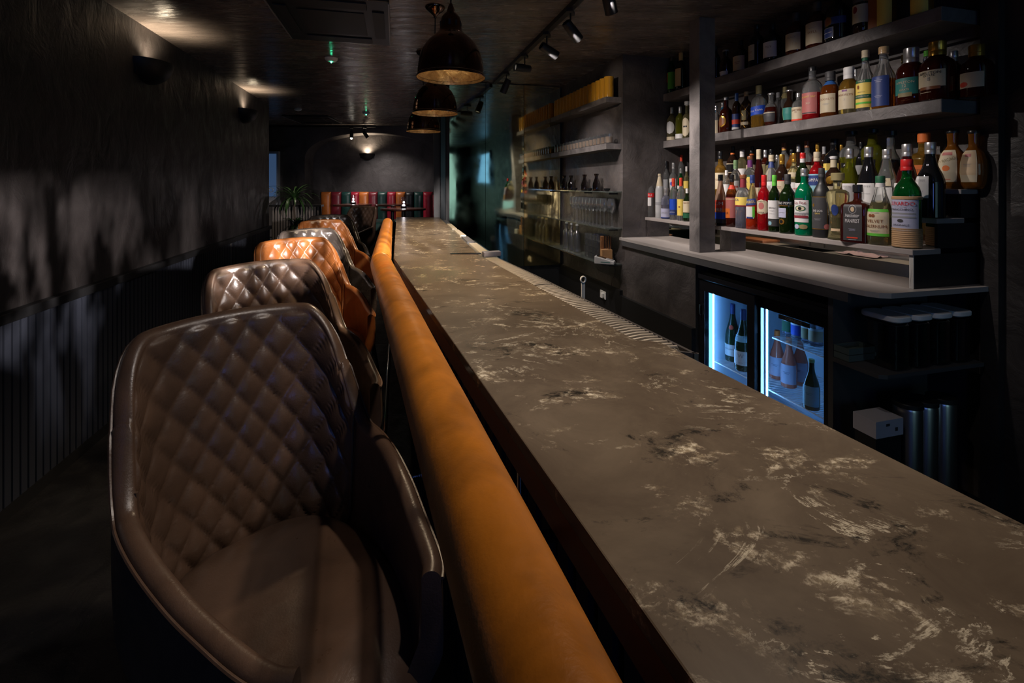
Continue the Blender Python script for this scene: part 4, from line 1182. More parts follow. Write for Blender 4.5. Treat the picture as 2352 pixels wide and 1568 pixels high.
# middle step
for a in (
 ('S2', 1655, 348, 29, 'round', 'gold', 'dark', 'golden whisky bottle with torn cream label', dict(labels=((.30, .60, 150, 'cream'),), texts=(('==', .48, .4, 'brown'),), cap_='black')),
 ('S2', 1669, 391, 18, 'tall', 'clear', 'x', 'slim clear bottle with pink white label', dict(cap_='white', labels=((.2, .6, 140, 'white'),))),
 ('S2', 1690, 368, 24, 'tall', 'clear', 'x', 'clear bottle with pale green cap', dict(cap_='lgreen', capf=.19, labels=((.18, .55, 120, 'white'), (.4, .44, 100, 'rosep')))),
 ('S2', 1723, 359, 29, 'round', 'clear', 'x', 'clear bottle with yellow label and purple neck', dict(cap_='brown', capf=.06, capw=1.25, band=(.78, .92, 'purple'), labels=((.30, .62, 150, 'yellow'), (.30, .34, 150, 'maroon'), (.59, .62, 150, 'dkgreen')), texts=(('SOL', .5, .5, 'navy', -.3),))),
 ('S2', 1743, 343, 25, 'cone', 'port', 'x', 'slim plum bottle with tall cream cap', dict(cap_='cream', capf=.17, labels=((.05, .34, 140, 'cream'),))),
 ('S2', 1772, 356, 26, 'tall', 'clear', 'x', 'clear vodka bottle with blue neck band and ribbed cream cap', dict(cap_='cream', capf=.12, capw=1.3, band=(.76, .87, 'navy'), labels=((.14, .50, 130, 'white'), (.20, .25, 130, 'navy')), texts=(('==', .42, .3, 'grey'),))),
 ('S2', 1796, 355, 30, 'wine', 'dark', 'x', 'black bottle with gold cap and red edged cream label', dict(cap_='gold', capf=.18, labels=((.16, .52, 120, 'red'), (.17, .51, 112, 'cream')), texts=(('==', .4, .42, 'maroon'),))),
 ('S2', 1824, 352, 27, 'tall', 'pale', 'x', 'pale gold bottle with gold cap and white script label', dict(cap_='gold', capf=.16, capw=1.15, labels=((.14, .48, 140, 'white'), (.58, .66, 80, 'cream')), texts=(('Americano', .36, .38, 'ored', 0, .3),))),
 ('S2', 1844, 351, 31, 'wine', 'dgreen', 'x', 'dark green vermouth bottle with red cap', dict(cap_='red', capf=.10, capw=1.1, band=(.83, .9, 'white'), labels=((.15, .47, 130, 'white'), (.3, .4, 70, 'red', 'oval')), texts=(('MARTINI', .35, .36, 'white'),))),
 ('S2', 1877, 349, 33, 'tall', 'red', 'x', 'bright red bitter bottle with ribbed cream cap', dict(cap_='cream', capf=.16, capw=1.25, labels=((.30, .62, 160, 'navy'), (.30, .43, 160, 'sky'), (.60, .625, 160, 'sky')), texts=(('CAMPARI', .52, .62, 'white'),))),
 ('S2', 1915, 359, 35, 'tall', 'dark', 'x', 'dark bottle with white cap and blue cream neck', dict(cap_='white', capf=.045, capw=1.2, band=(.80, .94, 'cream'), labels=((.50, .64, 60, 'gold', 'oval'), (.2, .46, 130, 'cream')), texts=(('COCO', .38, .5, 'brown'),))),
 ('S2', 1952, 342, 38, 'cone', 'olive', 'x', 'yellow green bottle with silver cap and plain white label', dict(cap_='silver', capf=.15, capw=1.15, labels=((.08, .46, 110, 'white'),), texts=(('COTTET', .41, .26, 'grey', .2),))),
 ('S2', 1995, 338, 44, 'cone', 'black', 'x', 'near black bottle with silver cap and white label', dict(cap_='silver', capf=.15, capw=1.1, labels=((.08, .46, 110, 'white'),), texts=(('COTTET', .41, .26, 'grey', .1), ('=', .3, .24, 'grey', .2)))),
 ('S2', 2037, 343, 44, 'cone', 'clear', 'x', 'clear syrup bottle with silver foil neck and green tag', dict(cap_='silver', capf=.14, fill=.3, liq='dgreen', labels=((.44, .56, 90, 'cream'), (.1, .42, 100, 'white')), texts=(('BLACK', .52, .28, 'brown'), ('COTTET', .37, .26, 'grey')))),
 ('S2', 2083, 331, 46, 'cone', 'port', 'x', 'deep red bottle with silver cap behind the straw sleeve', dict(cap_='silver', capf=.17, labels=((.08, .46, 110, 'white'),))),
 ('S2', 2137, 327, 53, 'marg', 'black', 'x', 'tall black bottle with silver cap at the open end', dict(cap_='silver', capf=.155, capw=1.08, labels=((.26, .55, 74, 'white', None, -18),), texts=(('COTTET', .49, .24, 'grey', -.35), ('=', .35, .24, 'grey', -.3)))),
 # top step
 ('S3', 1683, 336, 26, 'wine', 'dark', 'x', 'brown bottle with black cap and orange ring', dict(cap_='black', capf=.14, band=(.80, .84, 'orange'), labels=((.35, .58, 120, 'cream'), (.37, .56, 110, 'black')))),
 ('S3', 1705, 344, 25, 'tall', 'pale', 'x', 'pale bottle with tall white cap', dict(cap_='white', capf=.19, labels=((.2, .5, 130, 'white'),))),
 ('S3', 1727, 336, 24, 'wine', 'dark', 'x', 'brown bottle with black cap behind purple neck', dict(cap_='black', capf=.16, band=(.78, .82, 'orange'), labels=((.3, .55, 120, 'cream'),))),
 ('S3', 1758, 345, 22, 'tall', 'rum', 'x', 'red brown bottle with silver cap', dict(cap_='silver', capf=.19, labels=((.35, .62, 140, 'olive'),))),
 ('S3', 1771, 343, 24, 'wine', 'black', 'x', 'black bottle with arched gold label', dict(cap_='black', capf=.16, labels=((.3, .6, 120, 'olive', 'oval'),))),
 ('S3', 1785, 356, 18, 'tall', 'clear', 'x', 'small clear bottle with white label', dict(cap_='silver', labels=((.2, .55, 130, 'white'),))),
 ('S3', 1801, 329, 26, 'tall', 'clear', 'x', 'clear bottle with gold collar and amber inside', dict(cap_='brown', capf=.13, band=(.84, .87, 'gold'), fill=.5, liq='amber', labels=((.15, .4, 120, 'cream'),))),
 ('S3', 1818, 344, 22, 'wine', 'amber', 'x', 'amber bottle with thin black cap', dict(cap_='black', labels=((.2, .5, 120, 'cream'),))),
 ('S3', 1834, 332, 22, 'wine', 'dark', 'x', 'dark bottle with dull silver cap', dict(cap_='silver', capf=.17, labels=((.2, .5, 120, 'white'),))),
 ('S3', 1854, 324, 27, 'round', 'clear', 'x', 'clear bottle with brown stopper and red brown spirit', dict(cap_='brown', capf=.14, fill=.55, liq='rum', labels=((.2, .48, 120, 'cream'),))),
 ('S3', 1878, 329, 25, 'wine', 'rum', 'x', 'red bottle with bright gold cap', dict(cap_='gold', capf=.20, labels=((.2, .5, 120, 'cream'),))),
 ('S3', 1893, 337, 20, 'wine', 'dark', 'x', 'dark bottle with narrow grey cap', dict(cap_='grey', capf=.18, labels=((.2, .5, 120, 'tan'),))),
 ('S3', 1916, 319, 42, 'short', 'black', 'x', 'wide black bottle with yellow and blue label', dict(cap_='black', capf=.12, labels=((.22, .36, 100, 'sky'), (.36, .5, 100, 'yellow')))),
 ('S3', 1933, 333, 20, 'wine', 'dark', 'x', 'dark bottle with copper gold cap', dict(cap_='gold', capf=.2)),
 ('S3', 1955, 301, 47, 'balloon', 'clear', 'x', 'big glass carafe of yellow liqueur with black stopper', dict(stopper_=(1.5, .07), cap_='black', fill=.60, liq='olive', labels=((.36, .44, 80, 'black'),), texts=(('ART', .40, .3, 'white'),))),
 ('S3', 1978, 327, 22, 'wine', 'black', 'x', 'black bottle between two carafes', dict(cap_='black', labels=((.3, .5, 120, 'grey'),))),
 ('S3', 2004, 296, 45, 'balloon', 'olive', 'x', 'big green gold carafe with black stopper', dict(stopper_=(1.5, .07), cap_='black', labels=((.36, .48, 80, 'black'),), texts=(('ART', .42, .3, 'white'),))),
 ('S3', 2046, 300, 40, 'marg', 'clear', 'x', 'clear bottle with dark liquid and black stopper', dict(stopper_=(1.6, .09), cap_='black', fill=.55, liq='black')),
 ('S3', 2122, 305, 66, 'square', 'gold', 'x', 'square amber bottle with wide orange cap', dict(stopper_=(1.15, .17), cap_='orange', fill=.50, liq='cura', labels=((.15, .42, 84, 'orange'),), texts=(('Cointreau', .33, .36, 'brown'),))),
 ('S3', 2188, 299, 54, 'flask', 'cura', 'x', 'amber curacao bottle with white illustrated label', dict(cap_='black', capf=.05, labels=((.12, .66, 84, 'cream'), (.3, .4, 30, 'orange', 'oval'), (.57, .62, 50, 'rosep')), texts=(('CURACAO', .48, .38, 'olive', 0, .35), ('=', .16, .26, 'ored')))),
 ('S3', 2236, 300, 50, 'flask', 'cura', 'x', 'amber bottle with pale back label beside the end trim', dict(cap_='black', capf=.05, labels=((.12, .66, 80, 'cream'), (.24, .64, 70, 'tan'), (.55, .6, 30, 'rosep')), texts=(('===', .42, .2, 'grey'),))),
 # lowest step, before the column
 ('S1', 1494, 406, 22, 'tall', 'clear', 'x', 'clear vodka bottle with red patterned neck', dict(cap_='gold', capf=.05, band=(.80, .95, 'ored'), labels=((.49, .60, 150, 'red'), (.28, .485, 100, 'white', None, -15)), texts=(('STOLI', .545, .62, 'white', -.1), ('A', .42, .3, 'grey', -.2)))),
 ('S1', 1515, 399, 19, 'tall', 'frost', 'x', 'tall frosted vodka bottle', dict(cap_='cream', capf=.05, band=(.72, .94, 'cream'), labels=((.30, .36, 100, 'grey'),))),
 ('S1', 1530, 432, 23, 'short', 'bluish', 'x', 'bluish gin bottle with big silver cap and snowy label', dict(cap_='silver', capf=.24, capw=1.35, labels=((.06, .34, 160, 'lav'), (.02, .06, 160, 'navy')), texts=(('LAKES', .2, .5, 'grey'),))),
 ('S1', 1547, 409, 17, 'tall', 'clear', 'x', 'clear tequila bottle with red cap and deep blue label', dict(cap_='ored', capf=.2, capw=1.35, labels=((.24, .50, 160, 'bblue'), (.12, .23, 160, 'navy')), texts=(('LOTIO', .18, .5, 'white'),))),
 ('S1', 1564, 408, 16, 'tall', 'clear', 'x', 'clear bottle with red cap and yellow label', dict(cap_='ored', capf=.2, capw=1.35, labels=((.12, .50, 150, 'yellow'), (.3, .34, 30, 'brown', 'oval')))),
 ('S1', 1578, 433, 17, 'wine', 'dgreen', 'x', 'dark whiskey bottle with cream label', dict(cap_='white', labels=((.27, .62, 150, 'cream'), (.1, .25, 150, 'dkgreen')), texts=(('JAMESON', .56, .5, 'brown'),))),
 ('S2', 1530, 370, 17, 'tall', 'clear', 'x', 'clear bottle with black cap and frosty pattern', dict(cap_='black', capf=.18, capw=1.3, labels=((.25, .55, 100, 'grey'),))),
 ('S2', 1547, 374, 19, 'round', 'clear', 'x', 'round shouldered clear bottle with blue seal', dict(cap_='silver', capf=.16, labels=((.3, .6, 120, 'white'), (.42, .52, 40, 'bblue', 'oval')))),
 ('S2', 1564, 387, 16, 'tall', 'green', 'x', 'bright green glass bottle', dict(cap_='silver', labels=((.4, .5, 120, 'white'),))),
 ('S2', 1577, 382, 13, 'tall', 'pale', 'x', 'pale bottle with yellow tag against the column', dict(cap_='white', labels=((.4, .6, 120, 'yellow'),))),
 ('S3', 1565, 356, 15, 'wine', 'clear', 'x', 'clear bottle with orange red cap', dict(cap_='ored', capf=.2, capw=1.2)),
 ('S3', 1555, 379, 14, 'tall', 'clear', 'x', 'small clear bottle with pink white cap', dict(cap_='white', capf=.2, capw=1.3)),
 # lower plaster shelf
 ('U2', 1645, 243, 18, 'tall', 'clear', 'x', 'orange red bottle with cream label against the column', dict(cap_='silver', fill=.5, liq='orange', labels=((.02, .48, 100, 'cream'),))),
 ('U2b', 1660, 236, 16, 'tall', 'blue', 'x', 'bright blue bottle', dict(cap_='silver')),
 ('U2', 1668, 223, 29, 'short', 'rum', 'x', 'dark red rum bottle with round gold label and glass stopper', dict(cap_='silver', stopper_=(1.1, .08), labels=((.15, .47, 90, 'gold', 'oval', -20), (.19, .43, 66, 'brown', 'oval', -20)))),
 ('U2', 1692, 214, 19, 'tall', 'dark', 'x', 'dark rum bottle with steel blue cap and red banded label', dict(cap_='blue', capf=.26, capw=1.2, labels=((.05, .45, 150, 'navy'), (.18, .30, 150, 'ored'), (.04, .10, 120, 'white')))),
 ('U2', 1714, 211, 24, 'tall', 'dark', 'x', 'dark bottle wrapped in gold netting', dict(cap_='cork', capf=.12, labels=((.12, .2, 90, 'cream'), (.25, .5, 50, 'olive')), net=1)),
 ('U2', 1743, 197, 33, 'round', 'clear', 'x', 'clear rum bottle with slanted bright blue label', dict(cap_='olive', capf=.20, fill=.28, liq='gold', labels=((.30, .50, 150, 'bblue', 'slant'),), texts=(('Flor Cana', .40, .42, 'white', 0, .15),))),
 ('U2', 1771, 214, 31, 'flask', 'clear', 'x', 'round flask of amber rum with wide glass neck', dict(cap_='silver', capf=.05, fill=.58, liq='rum', labels=((.12, .42, 110, 'dgrey'), (.38, .40, 110, 'cream')))),
 ('U2b', 1787, 213, 22, 'tall', 'clear', 'x', 'clear bottle with grey cap', dict(cap_='grey')),
 ('U2b', 1803, 200, 24, 'tall', 'clear', 'x', 'clear bottle with olive neck', dict(cap_='olive', band=(.7, .85, 'olive'))),
 ('U2', 1813, 207, 27, 'flask', 'dark', 'x', 'dark carafe bottle with flared neck and green label', dict(cap_='silver', capf=.04, capw=1.3, labels=((.10, .46, 110, 'teal'), (.10, .46, 12, 'lgreen', None, -50)))),
 ('U2', 1834, 214, 27, 'short', 'clear', 'x', 'low clear bottle with handwritten cream label', dict(cap_='silver', labels=((.08, .50, 150, 'cream'), (.03, .09, 150, 'ored')), texts=(('LIMITED\n12', .36, .4, 'brown'),))),
 ('U2', 1866, 154, 42, 'short', 'clear', 'x', 'tall necked rum bottle with brownish red label', dict(cap_='black', capf=.08, fill=.48, liq='red', labels=((.10, .50, 100, 'rosep'), (.11, .13, 90, 'dgrey')), texts=(('MOUNT GAY', .42, .26, 'yellow'), ('XO', .3, .3, 'cream')))),
 ('U2', 1907, 165, 39, 'short', 'amberd', 'x', 'amber rum bottle with dark blue cap and cream label', dict(cap_='dgrey', capf=.20, capw=1.6, band=(.70, .80, 'blue'), labels=((.09, .50, 110, 'cream'),), texts=(('DOORLYS', .38, .34, 'brown'), ('==', .28, .24, 'grey')))),
 ('U2', 1950, 155, 40, 'short', 'gold', 'x', 'golden rum bottle with thick white cap and cream label', dict(cap_='white', capf=.25, capw=1.6, fill=.4, liq='pale', labels=((.10, .52, 110, 'cream'), (.47, .51, 30, 'purple')), texts=(('DOORLYS', .40, .34, 'brown'), ('3', .3, .3, 'grey')))),
 ('U2b', 1965, 160, 16, 'tall', 'clear', 'x', 'slim clear bottle with yellow label', dict(cap_='silver', labels=((.05, .4, 150, 'yellow'),))),
 ('U2', 1988, 116, 36, 'marg', 'clear', 'x', 'clear overproof bottle with yellow and green label', dict(cap_='cream', capf=.12, capw=1.15, band=(.83, .875, 'dkgreen'), labels=((.06, .50, 150, 'yellow'), (.46, .51, 150, 'dkgreen'), (.21, .27, 150, 'dkgreen'), (.12, .15, 120, 'green'), (.36, .43, 14, 'brown', 'oval', -20)), texts=(('WRAY', .485, .3, 'cream'), ('=', .31, .3, 'olive'), ('OVERPROOF', .24, .26, 'cream')))),
 ('U2', 2030, 108, 46, 'marg', 'clear', 'x', 'amber bottle with cork cap and dark blue label', dict(cap_='cork', capf=.11, capw=1.2, fill=.48, liq='amber', labels=((.04, .52, 100, 'navy'),), texts=(('==', .45, .3, 'lav'), ('==', .2, .24, 'lav')))),
 ('U2', 2093, 111, 57, 'short', 'rum', 'x', 'dark red rum bottle with dark green diamond label', dict(cap_='silver', capf=.27, capw=1.5, labels=((.17, .46, 100, 'teal'), (.13, .20, 56, 'olive')), texts=(('APPLETON', .38, .26, 'cream'), ('12', .32, .3, 'cream'), ('ESTATE', .25, .2, 'tan')))),
 ('U2', 2153, 96, 66, 'short', 'rum', 'x', 'largest dark red rum bottle with cream label and gold cap', dict(cap_='gold', capf=.24, capw=1.45, labels=((.22, .50, 100, 'cream'), (.18, .23, 70, 'brown')), texts=(('APPLETON', .45, .26, 'black'), ('ESTATE', .41, .2, 'black'), ('8', .35, .4, 'black'), ('=', .13, .28, 'cream', -.2)))),
 ('U2b', 2129, 117, 30, 'cone', 'clear', 'x', 'greenish clear bottle between two red ones', dict(cap_='green', capf=.1)),
 ('U2b', 2079, 126, 36, 'marg', 'pale', 'x', 'yellow bottle with green banded neck', dict(cap_='olive', band=(.7, .76, 'green'))),
 ('U2b', 2190, 118, 44, 'short', 'rum', 'x', 'dark red bottle with silver neck', dict(cap_='silver', capf=.2, labels=((.2, .45, 100, 'cream'),))),
 ('U2', 2243, 104, 60, 'short', 'rum', 'x', 'dark red bottle with red oval on cream label', dict(cap_='gold', capf=.22, capw=1.4, labels=((.17, .46, 100, 'cream'), (.19, .29, 34, 'ored', 'oval', -20)), dv=.06)),
 ('U2', 1543, 247, 22, 'short', 'pale', 'x', 'pale tequila bottle with white oval label', dict(cap_='silver', capf=.18, labels=((.2, .58, 110, 'white', 'oval'), (.02, .12, 120, 'cream')))),
 ('U2', 1562, 245, 20, 'tall', 'olive', 'x', 'yellow tequila bottle with low white label', dict(cap_='silver', capf=.28, capw=1.1, labels=((.03, .17, 150, 'white'),))),
 ('U2', 1578, 233, 20, 'round', 'pale', 'x', 'pale bottle with patterned label and ball stopper', dict(cap_='white', stopper_=(1.6, .1), labels=((.05, .56, 120, 'cream', 'oval'), (.3, .34, 50, 'black')))),
 # topmost shelf
 ('U1', 1543, 128, 20, 'wine', 'green', 'x', 'dark green bottle with orange and green label', dict(cap_='dgrey', labels=((.12, .56, 160, 'green'), (.12, .56, 60, 'dgrey', None, -60), (.3, .54, 50, 'orange', None, -58)))),
 ('U1', 1564, 122, 25, 'short', 'black', 'x', 'black bottle with cork and tan label', dict(cap_='cork', capf=.2, capw=1.15, labels=((.12, .58, 90, 'tan', None, -20),))),
 ('U1', 1644, 106, 20, 'tall', 'black', 'x', 'slim black bottle touching the column', dict(cap_='black')),
 ('U1', 1667, 115, 30, 'flask', 'dark', 'x', 'dark round flask with silvery collar and small white label', dict(cap_='silver', capf=.06, labels=((.03, .2, 90, 'white'),))),
 ('U1', 1701, 94, 32, 'short', 'dark', 'x', 'dark square bottle with tan label', dict(cap_='black', labels=((.05, .50, 110, 'tan'),), texts=(('==', .3, .5, 'brown'),))),
 ('U1', 1738, 58, 34, 'wine', 'black', 'x', 'black bottle with tall narrow cream label', dict(cap_='black', labels=((.16, .52, 70, 'cream', None, -25),), texts=(('==', .36, .3, 'brown', -.4),))),
 ('U1', 1774, 56, 38, 'wine', 'black', 'x', 'black bottle with a wide white label', dict(cap_='black', labels=((.12, .52, 105, 'white'),), texts=(('TOY', .38, .36, 'black'),))),
 ('U1', 1828, 31, 42, 'short', 'rum', 'x', 'dark red whisky bottle with notched cream label', dict(cap_='dgrey', capf=.2, labels=((.10, .50, 100, 'cream'),), texts=(('BLACK', .40, .3, 'grey'), ('13', .24, .5, 'tan', .3)))),
 ('U1', 1877, 6, 46, 'short', 'rum', 'x', 'dark red whisky bottle with taller cream label', dict(cap_='dgrey', capf=.2, labels=((.08, .54, 100, 'cream'),), texts=(('=', .42, .3, 'grey'), ('WELL', .33, .36, 'brown')))),
 ('U1', 1924, -18, 50, 'wine', 'black', 'x', 'large black bottle with dark blue sash label', dict(cap_='black', labels=((.33, .47, 130, 'navy'), (.31, .50, 46, 'gold', 'oval', -24), (.33, .48, 38, 'brown', 'oval', -24), (.08, .28, 60, 'grey', None, -22), (.09, .27, 54, 'navy', None, -22)), texts=(('=', .18, .26, 'white', -.4),))),
 ('U1', 1979, -80, 34, 'tall', 'clear', 'x', 'bottle with cream label and red dot at photo edge', dict(cap_='black', fill=.4, liq='dark', labels=((.16, .42, 150, 'cream'), (.30, .40, 36, 'maroon', 'oval', -20)))),
 ('U1', 2037, -140, 36, 'marg', 'gold', 'x', 'golden bottle cut off by the photo edge', dict(cap_='black', labels=((.02, .4, 110, 'yellow'),))),
 ('U1', 2118, -190, 42, 'marg', 'gold', 'x', 'golden bottle last toward the shelf corner', dict(cap_='black', labels=((.01, .4, 110, 'yellow'),))),
):
    row, px, yt, wp, kd, gm, _, ds, kw = a
    kw = dict(kw); cp = kw.pop('cap_'); stp = kw.pop('stopper_', None); net = kw.pop('net', 0)
    t = SB(row, px, yt, wp, kd, gm, cp, ds, stopper=stp, **kw)
    if net:
        v, z = ROWS[row]; x, y, _ = R(R_u(px, v), v); h = EYE + (CY - yt) / F * y - z; r = wp / 2 / F * y
        q = MB()
        for sg in (-1, 1):
            for k in range(5):
                q.tube([((r + .001) * math.cos(sg * (k * 1.2566 + s_ * 3.2)), (r + .001) * math.sin(sg * (k * 1.2566 + s_ * 3.2)), .01 + s_ * h * .62) for s_ in [i / 22 for i in range(23)]], .0009, pm('gold', .25, .8), 5)
        q.build('net_wrap', t)
v, z = ROWS['U1']; x, y, _ = R(R_u(2008, v + .03), v + .03)
tag(MB().box(-.035, .035, -.035, .035, 0, .30, mat('orange brown carton', (.30, .09, .02), .5)).build('bottle_carton', loc=(x, y, z), rz=.4, smooth=False), 'orange brown carton standing between bottles on the topmost shelf', 'carton')

# ------------------------------------------------------------------ fridge
fr = thing('bottle_fridge', 'black bar fridge with two glass doors and blue light', 'fridge', (OR.x, OR.y, 0), RZ)
FU0, FU1, FV, FZ = .982, 1.925, .055, .89
q = MB(); q.box(FU0, FU1, FV, .62, .02, .06, M_BLK).box(FU0, FU1, FV, .62, FZ, FZ + .045, M_BLK).box(FU0, FU0 + .02, FV, .62, .06, FZ, M_BLK).box(FU1 - .02, FU1, FV, .62, .06, FZ, M_BLK).box(FU0, FU1, .60, .62, .06, FZ, M_BLK)
q.box(FU0, FU1, FV - .02, FV + .0, FZ + .002, FZ + .03, M_BLKG)
q.build('cabinet', fr, smooth=False)
M_INN = mat('fridge lining', (.50, .60, .70), .6, spec=.2)
MB().box(FU0 + .021, FU1 - .021, .585, .598, .061, FZ - .001, M_INN).box(FU0 + .021, FU0 + .028, .08, .585, .061, FZ - .001, M_INN).box(FU1 - .028, FU1 - .021, .08, .585, .061, FZ - .001, M_INN).box(FU0 + .021, FU1 - .021, .08, .585, .061, .075, M_INN).build('lining', fr, smooth=False)
M_FGL = thin('fridge door glass', (.9, .95, 1.), .0, .02)
def fdoor(u0, u1, v, label):
    q = MB(); e = .055
    q.box(u0, u0 + e, v, v + .03, .07, FZ - .005, M_BLKG).box(u1 - e, u1, v, v + .03, .07, FZ - .005, M_BLKG).box(u0 + e, u1 - e, v, v + .03, .07, .13, M_BLKG).box(u0 + e, u1 - e, v, v + .03, FZ - .075, FZ - .005, M_BLKG)
    q.box(u0 + e - .004, u0 + e, v - .002, v + .028, .13, FZ - .075, M_STEEL)
    d = q.build('door', fr, smooth=False)
    MB().box(u0 + e, u1 - e, v + .012, v + .016, .13, FZ - .075, M_FGL).build('glass', d, smooth=False)
    q = MB(); q.tube([(u0 + .02, v - .004, .72), (u0 + .02, v - .014, .725), (u0 + .02, v - .014, .66), (u0 + .02, v - .004, .655)], .005, M_CHROME, 8); q.build('handle', d)
    return d
fdoor(FU0 + .004, 1.463, FV - .012, ''); fdoor(1.420, FU1 - .004, FV + .022, '')
q = MB()
for u in (FU0 + .062, 1.488): q.box(u, u + .005, .098, .106, .10, FZ - .02, mat('fridge light strip', (.5, .7, 1), .4, emis=(.20, .52, 1.), es=44))
q.build('light_strip', fr, smooth=False)
q = MB().box(1.60, 1.79, FV + .018, FV + .0215, .790, .812, M_BLK); 
vs, fs = text_mesh('CORNELIUS', .019)
q.add([(x + 1.695, FV + .0175, z + .801) for x, z in vs], fs, pm('grey')); q.build('name_plate', fr, smooth=False)
for z in (.350, .650):
    q = MB()
    u0, u1, va, vb = FU0 + .04, FU1 - .04, .13, .56
    if z > .6: u0 = 1.50
    k = u0
    for vv in (va, vb, (va + vb) / 2): q.tube([(u0, vv, z), (u1, vv, z)], .0035, M_WHITE, 6)
    while k < u1:
        q.tube([(k, va, z + .004), (k, vb, z + .004)], .0018, M_WHITE, 5); k += .019
    q.build('wire_rack', fr)
def fb(px, zsh, v, h, r, kind, glass, cap, lab, **kw):
    u = R_u(px, v); x, y, _ = R(u, v)
    return bottle((x, y, zsh), h, r, kind, glass, cap, lab, lab, math.atan2(-y, -x) - .3, group='bottles in the fridge', **kw)
GM['champg'] = gl('dark champagne glass', (.015, .04, .015), tr=.3)
fb(1683, .3565, .25, .365, .046, 'champ', 'champg', 'navy', 'champagne bottle with red neck seal in the fridge', capf=.34, capw=1.06, labels=((.10, .30, 150, 'white'), (.56, .64, 50, 'ored', 'oval')), texts=(('BOLLINGER', .22, .3, 'black'),))
fb(1707, .3565, .20, .37, .050, 'champ', 'champg', 'navy', 'champagne bottle with blue and yellow neck band in the fridge', capf=.34, capw=1.06, band=(.48, .58, 'sky'), labels=((.10, .33, 150, 'white'),), texts=(('W', .25, .7, 'grey'), ('VIEW', .14, .24, 'grey')))
fb(1722, .3565, .33, .36, .046, 'champ', 'champg', 'dgrey', 'champagne bottle half hidden at the door frame in the fridge', capf=.3, labels=((.1, .32, 150, 'white'),))
for px, h, c, gm in ((1812, .17, 'dkgreen', 'green glass label'), (1833, .155, 'bblue', 'blue'), (1857, .16, 'olive', 'olive'), (1874, .16, 'tan', 'cream')):
    fb(px, .6565, .24, h, .034, 'tall', 'clear', 'silver', {'dkgreen': 'small tonic bottle with dark green label on the fridge rack', 'bblue': 'small tonic bottle with deep blue label on the fridge rack', 'olive': 'small mixer bottle with gold green label on the fridge rack', 'tan': 'small mixer bottle at the door edge on the fridge rack'}[c], labels=((.15, .5, 160, c), (.5, .58, 160, 'white')), fill=.6, liq='bluish')
for px, v in ((1785, .30), (1812, .27), (1838, .36)):
    fb(px, .3565, v, .28, .041, 'champ', 'rose', 'orange', {1785: 'rose wine bottle with lilac label at the fridge door post', 1812: 'rose wine bottle with handwriting on its lilac label in fridge', 1838: 'rose wine bottle behind two others in the fridge'}[px], labels=((.08, .46, 150, 'lav'),), texts=(('==', .31, .35, 'dgrey'),))
fb(1864, .3565, .16, .25, .038, 'champ', 'dgreen', 'lgreen', 'dark bottle with mint green cap and pale label in fridge', capf=.06, labels=((.08, .48, 150, 'sky'),), texts=(('==', .34, .36, 'teal'),))
# open unit beside the fridge
ou = thing('open_unit', 'open grey shelf unit between fridge and wall end', 'shelf unit', (OR.x, OR.y, 0), RZ)
MB().box(1.930, 1.955, .030, .62, 0, 1.0275, M_GREYDK).build('side_panel', ou, smooth=False)
MB().prism([(1.9555, .02), (2.17, .02), (2.185, .05), (2.19, .61), (1.9555, .61)], .695, .712, M_GREYDK).build('shelf', ou, smooth=False)
MB().prism([(1.9555, .06), (2.16, .06), (2.18, .61), (1.9555, .61)], .0, .10, M_BLK).build('plinth', ou, smooth=False)
def inunit(px, v, z):
    u = R_u(px, v); return R(u, v, z)
M_CLRP = thin('clear plastic', (.6, .6, .62), .03)
for k, (px, v) in enumerate(((2115, .16), (2156, .28), (2196, .40), (2236, .52))):
    x, y, z = R(2.095, v, .713)
    t = thing('food_container', ('clear food container with white clip lid, first of the row in the open unit', 'clear lidded food container, second of the row in the open unit', 'clear lidded food container, third of the row in the open unit', 'clear lidded food container, last of the row by the wall')[k], 'container', (x, y, z), RZ, 'lidded food containers')
    q = MB(); q.rbox(-.075, .075, -.048, .048, 0, .20, .02, M_CLRP); q.build('tub', t)
    q = MB(); q.rbox(-.083, .083, -.054, .054, .205, .228, .03, M_WHITE); q.rbox(-.077, .077, -.049, .049, .2005, .205, .03, M_BLK); q.build('lid', t)
M_DISH = mat('dark glazed dish', (.10, .13, .12), .15)
# ordered after the tubs: stacked dishes on the shelf near the panel
for k in range(2):
    x, y, z = R(1.998, .105, .713 + k * .030)
    t = thing('glass_dish', ('low greenish dish under another in the open unit', 'low greenish dish stacked on another in the open unit')[k], 'dish', (x, y, z), RZ)
    q = MB(); n_ = 4
    q.rbox(-.036, .030, -.07, .07, 0, .005, .012, M_DISH)
    for sx0, sx1, sy0, sy1 in ((-.040, -.036, -.074, .074), (.030, .034, -.074, .074), (-.036, .030, -.074, -.070), (-.036, .030, .070, .074)):
        q.box(sx0, sx1, sy0, sy1, 0.001, .028, M_DISH)
    q.build('bowl', t, smooth=False)
for k, (px, v, top, lab) in enumerate(((2118, .24, 880, 'steel canister with bright streak on the floor of the open unit'), (2150, .33, 875, 'second steel canister standing behind the bright one'), (2182, .44, 885, 'thin steel canister deepest in the open unit'))):
    u = min(R_u(px, v), 2.13); x, y, z = R(u, v, .1005)
    t = thing('steel_canister', lab, 'canister', (x, y, z), 0, 'steel canisters')
    hgt = .46
    MB().lathe([(.05, 0), (.053, .006), (.053, hgt - .03), (.050, hgt - .02)], M_STEEL, 40).build('body', t, angle=50)
    MB().lathe([(.055, hgt - .0195), (.055, hgt - .003), (.052, hgt)], M_BLK, 40).build('rim', t)
x, y, z = at(2075, 985, .58)
t = thing('white_box', 'small white carton with dark printing lying beside the bright steel canister', 'box', (x, y, .47), RZ)
M_CART = mat('white carton', (.40, .40, .46), .5)
x, y, z = R(2.125, .075, .0)
t.location = (x, y, .1005)
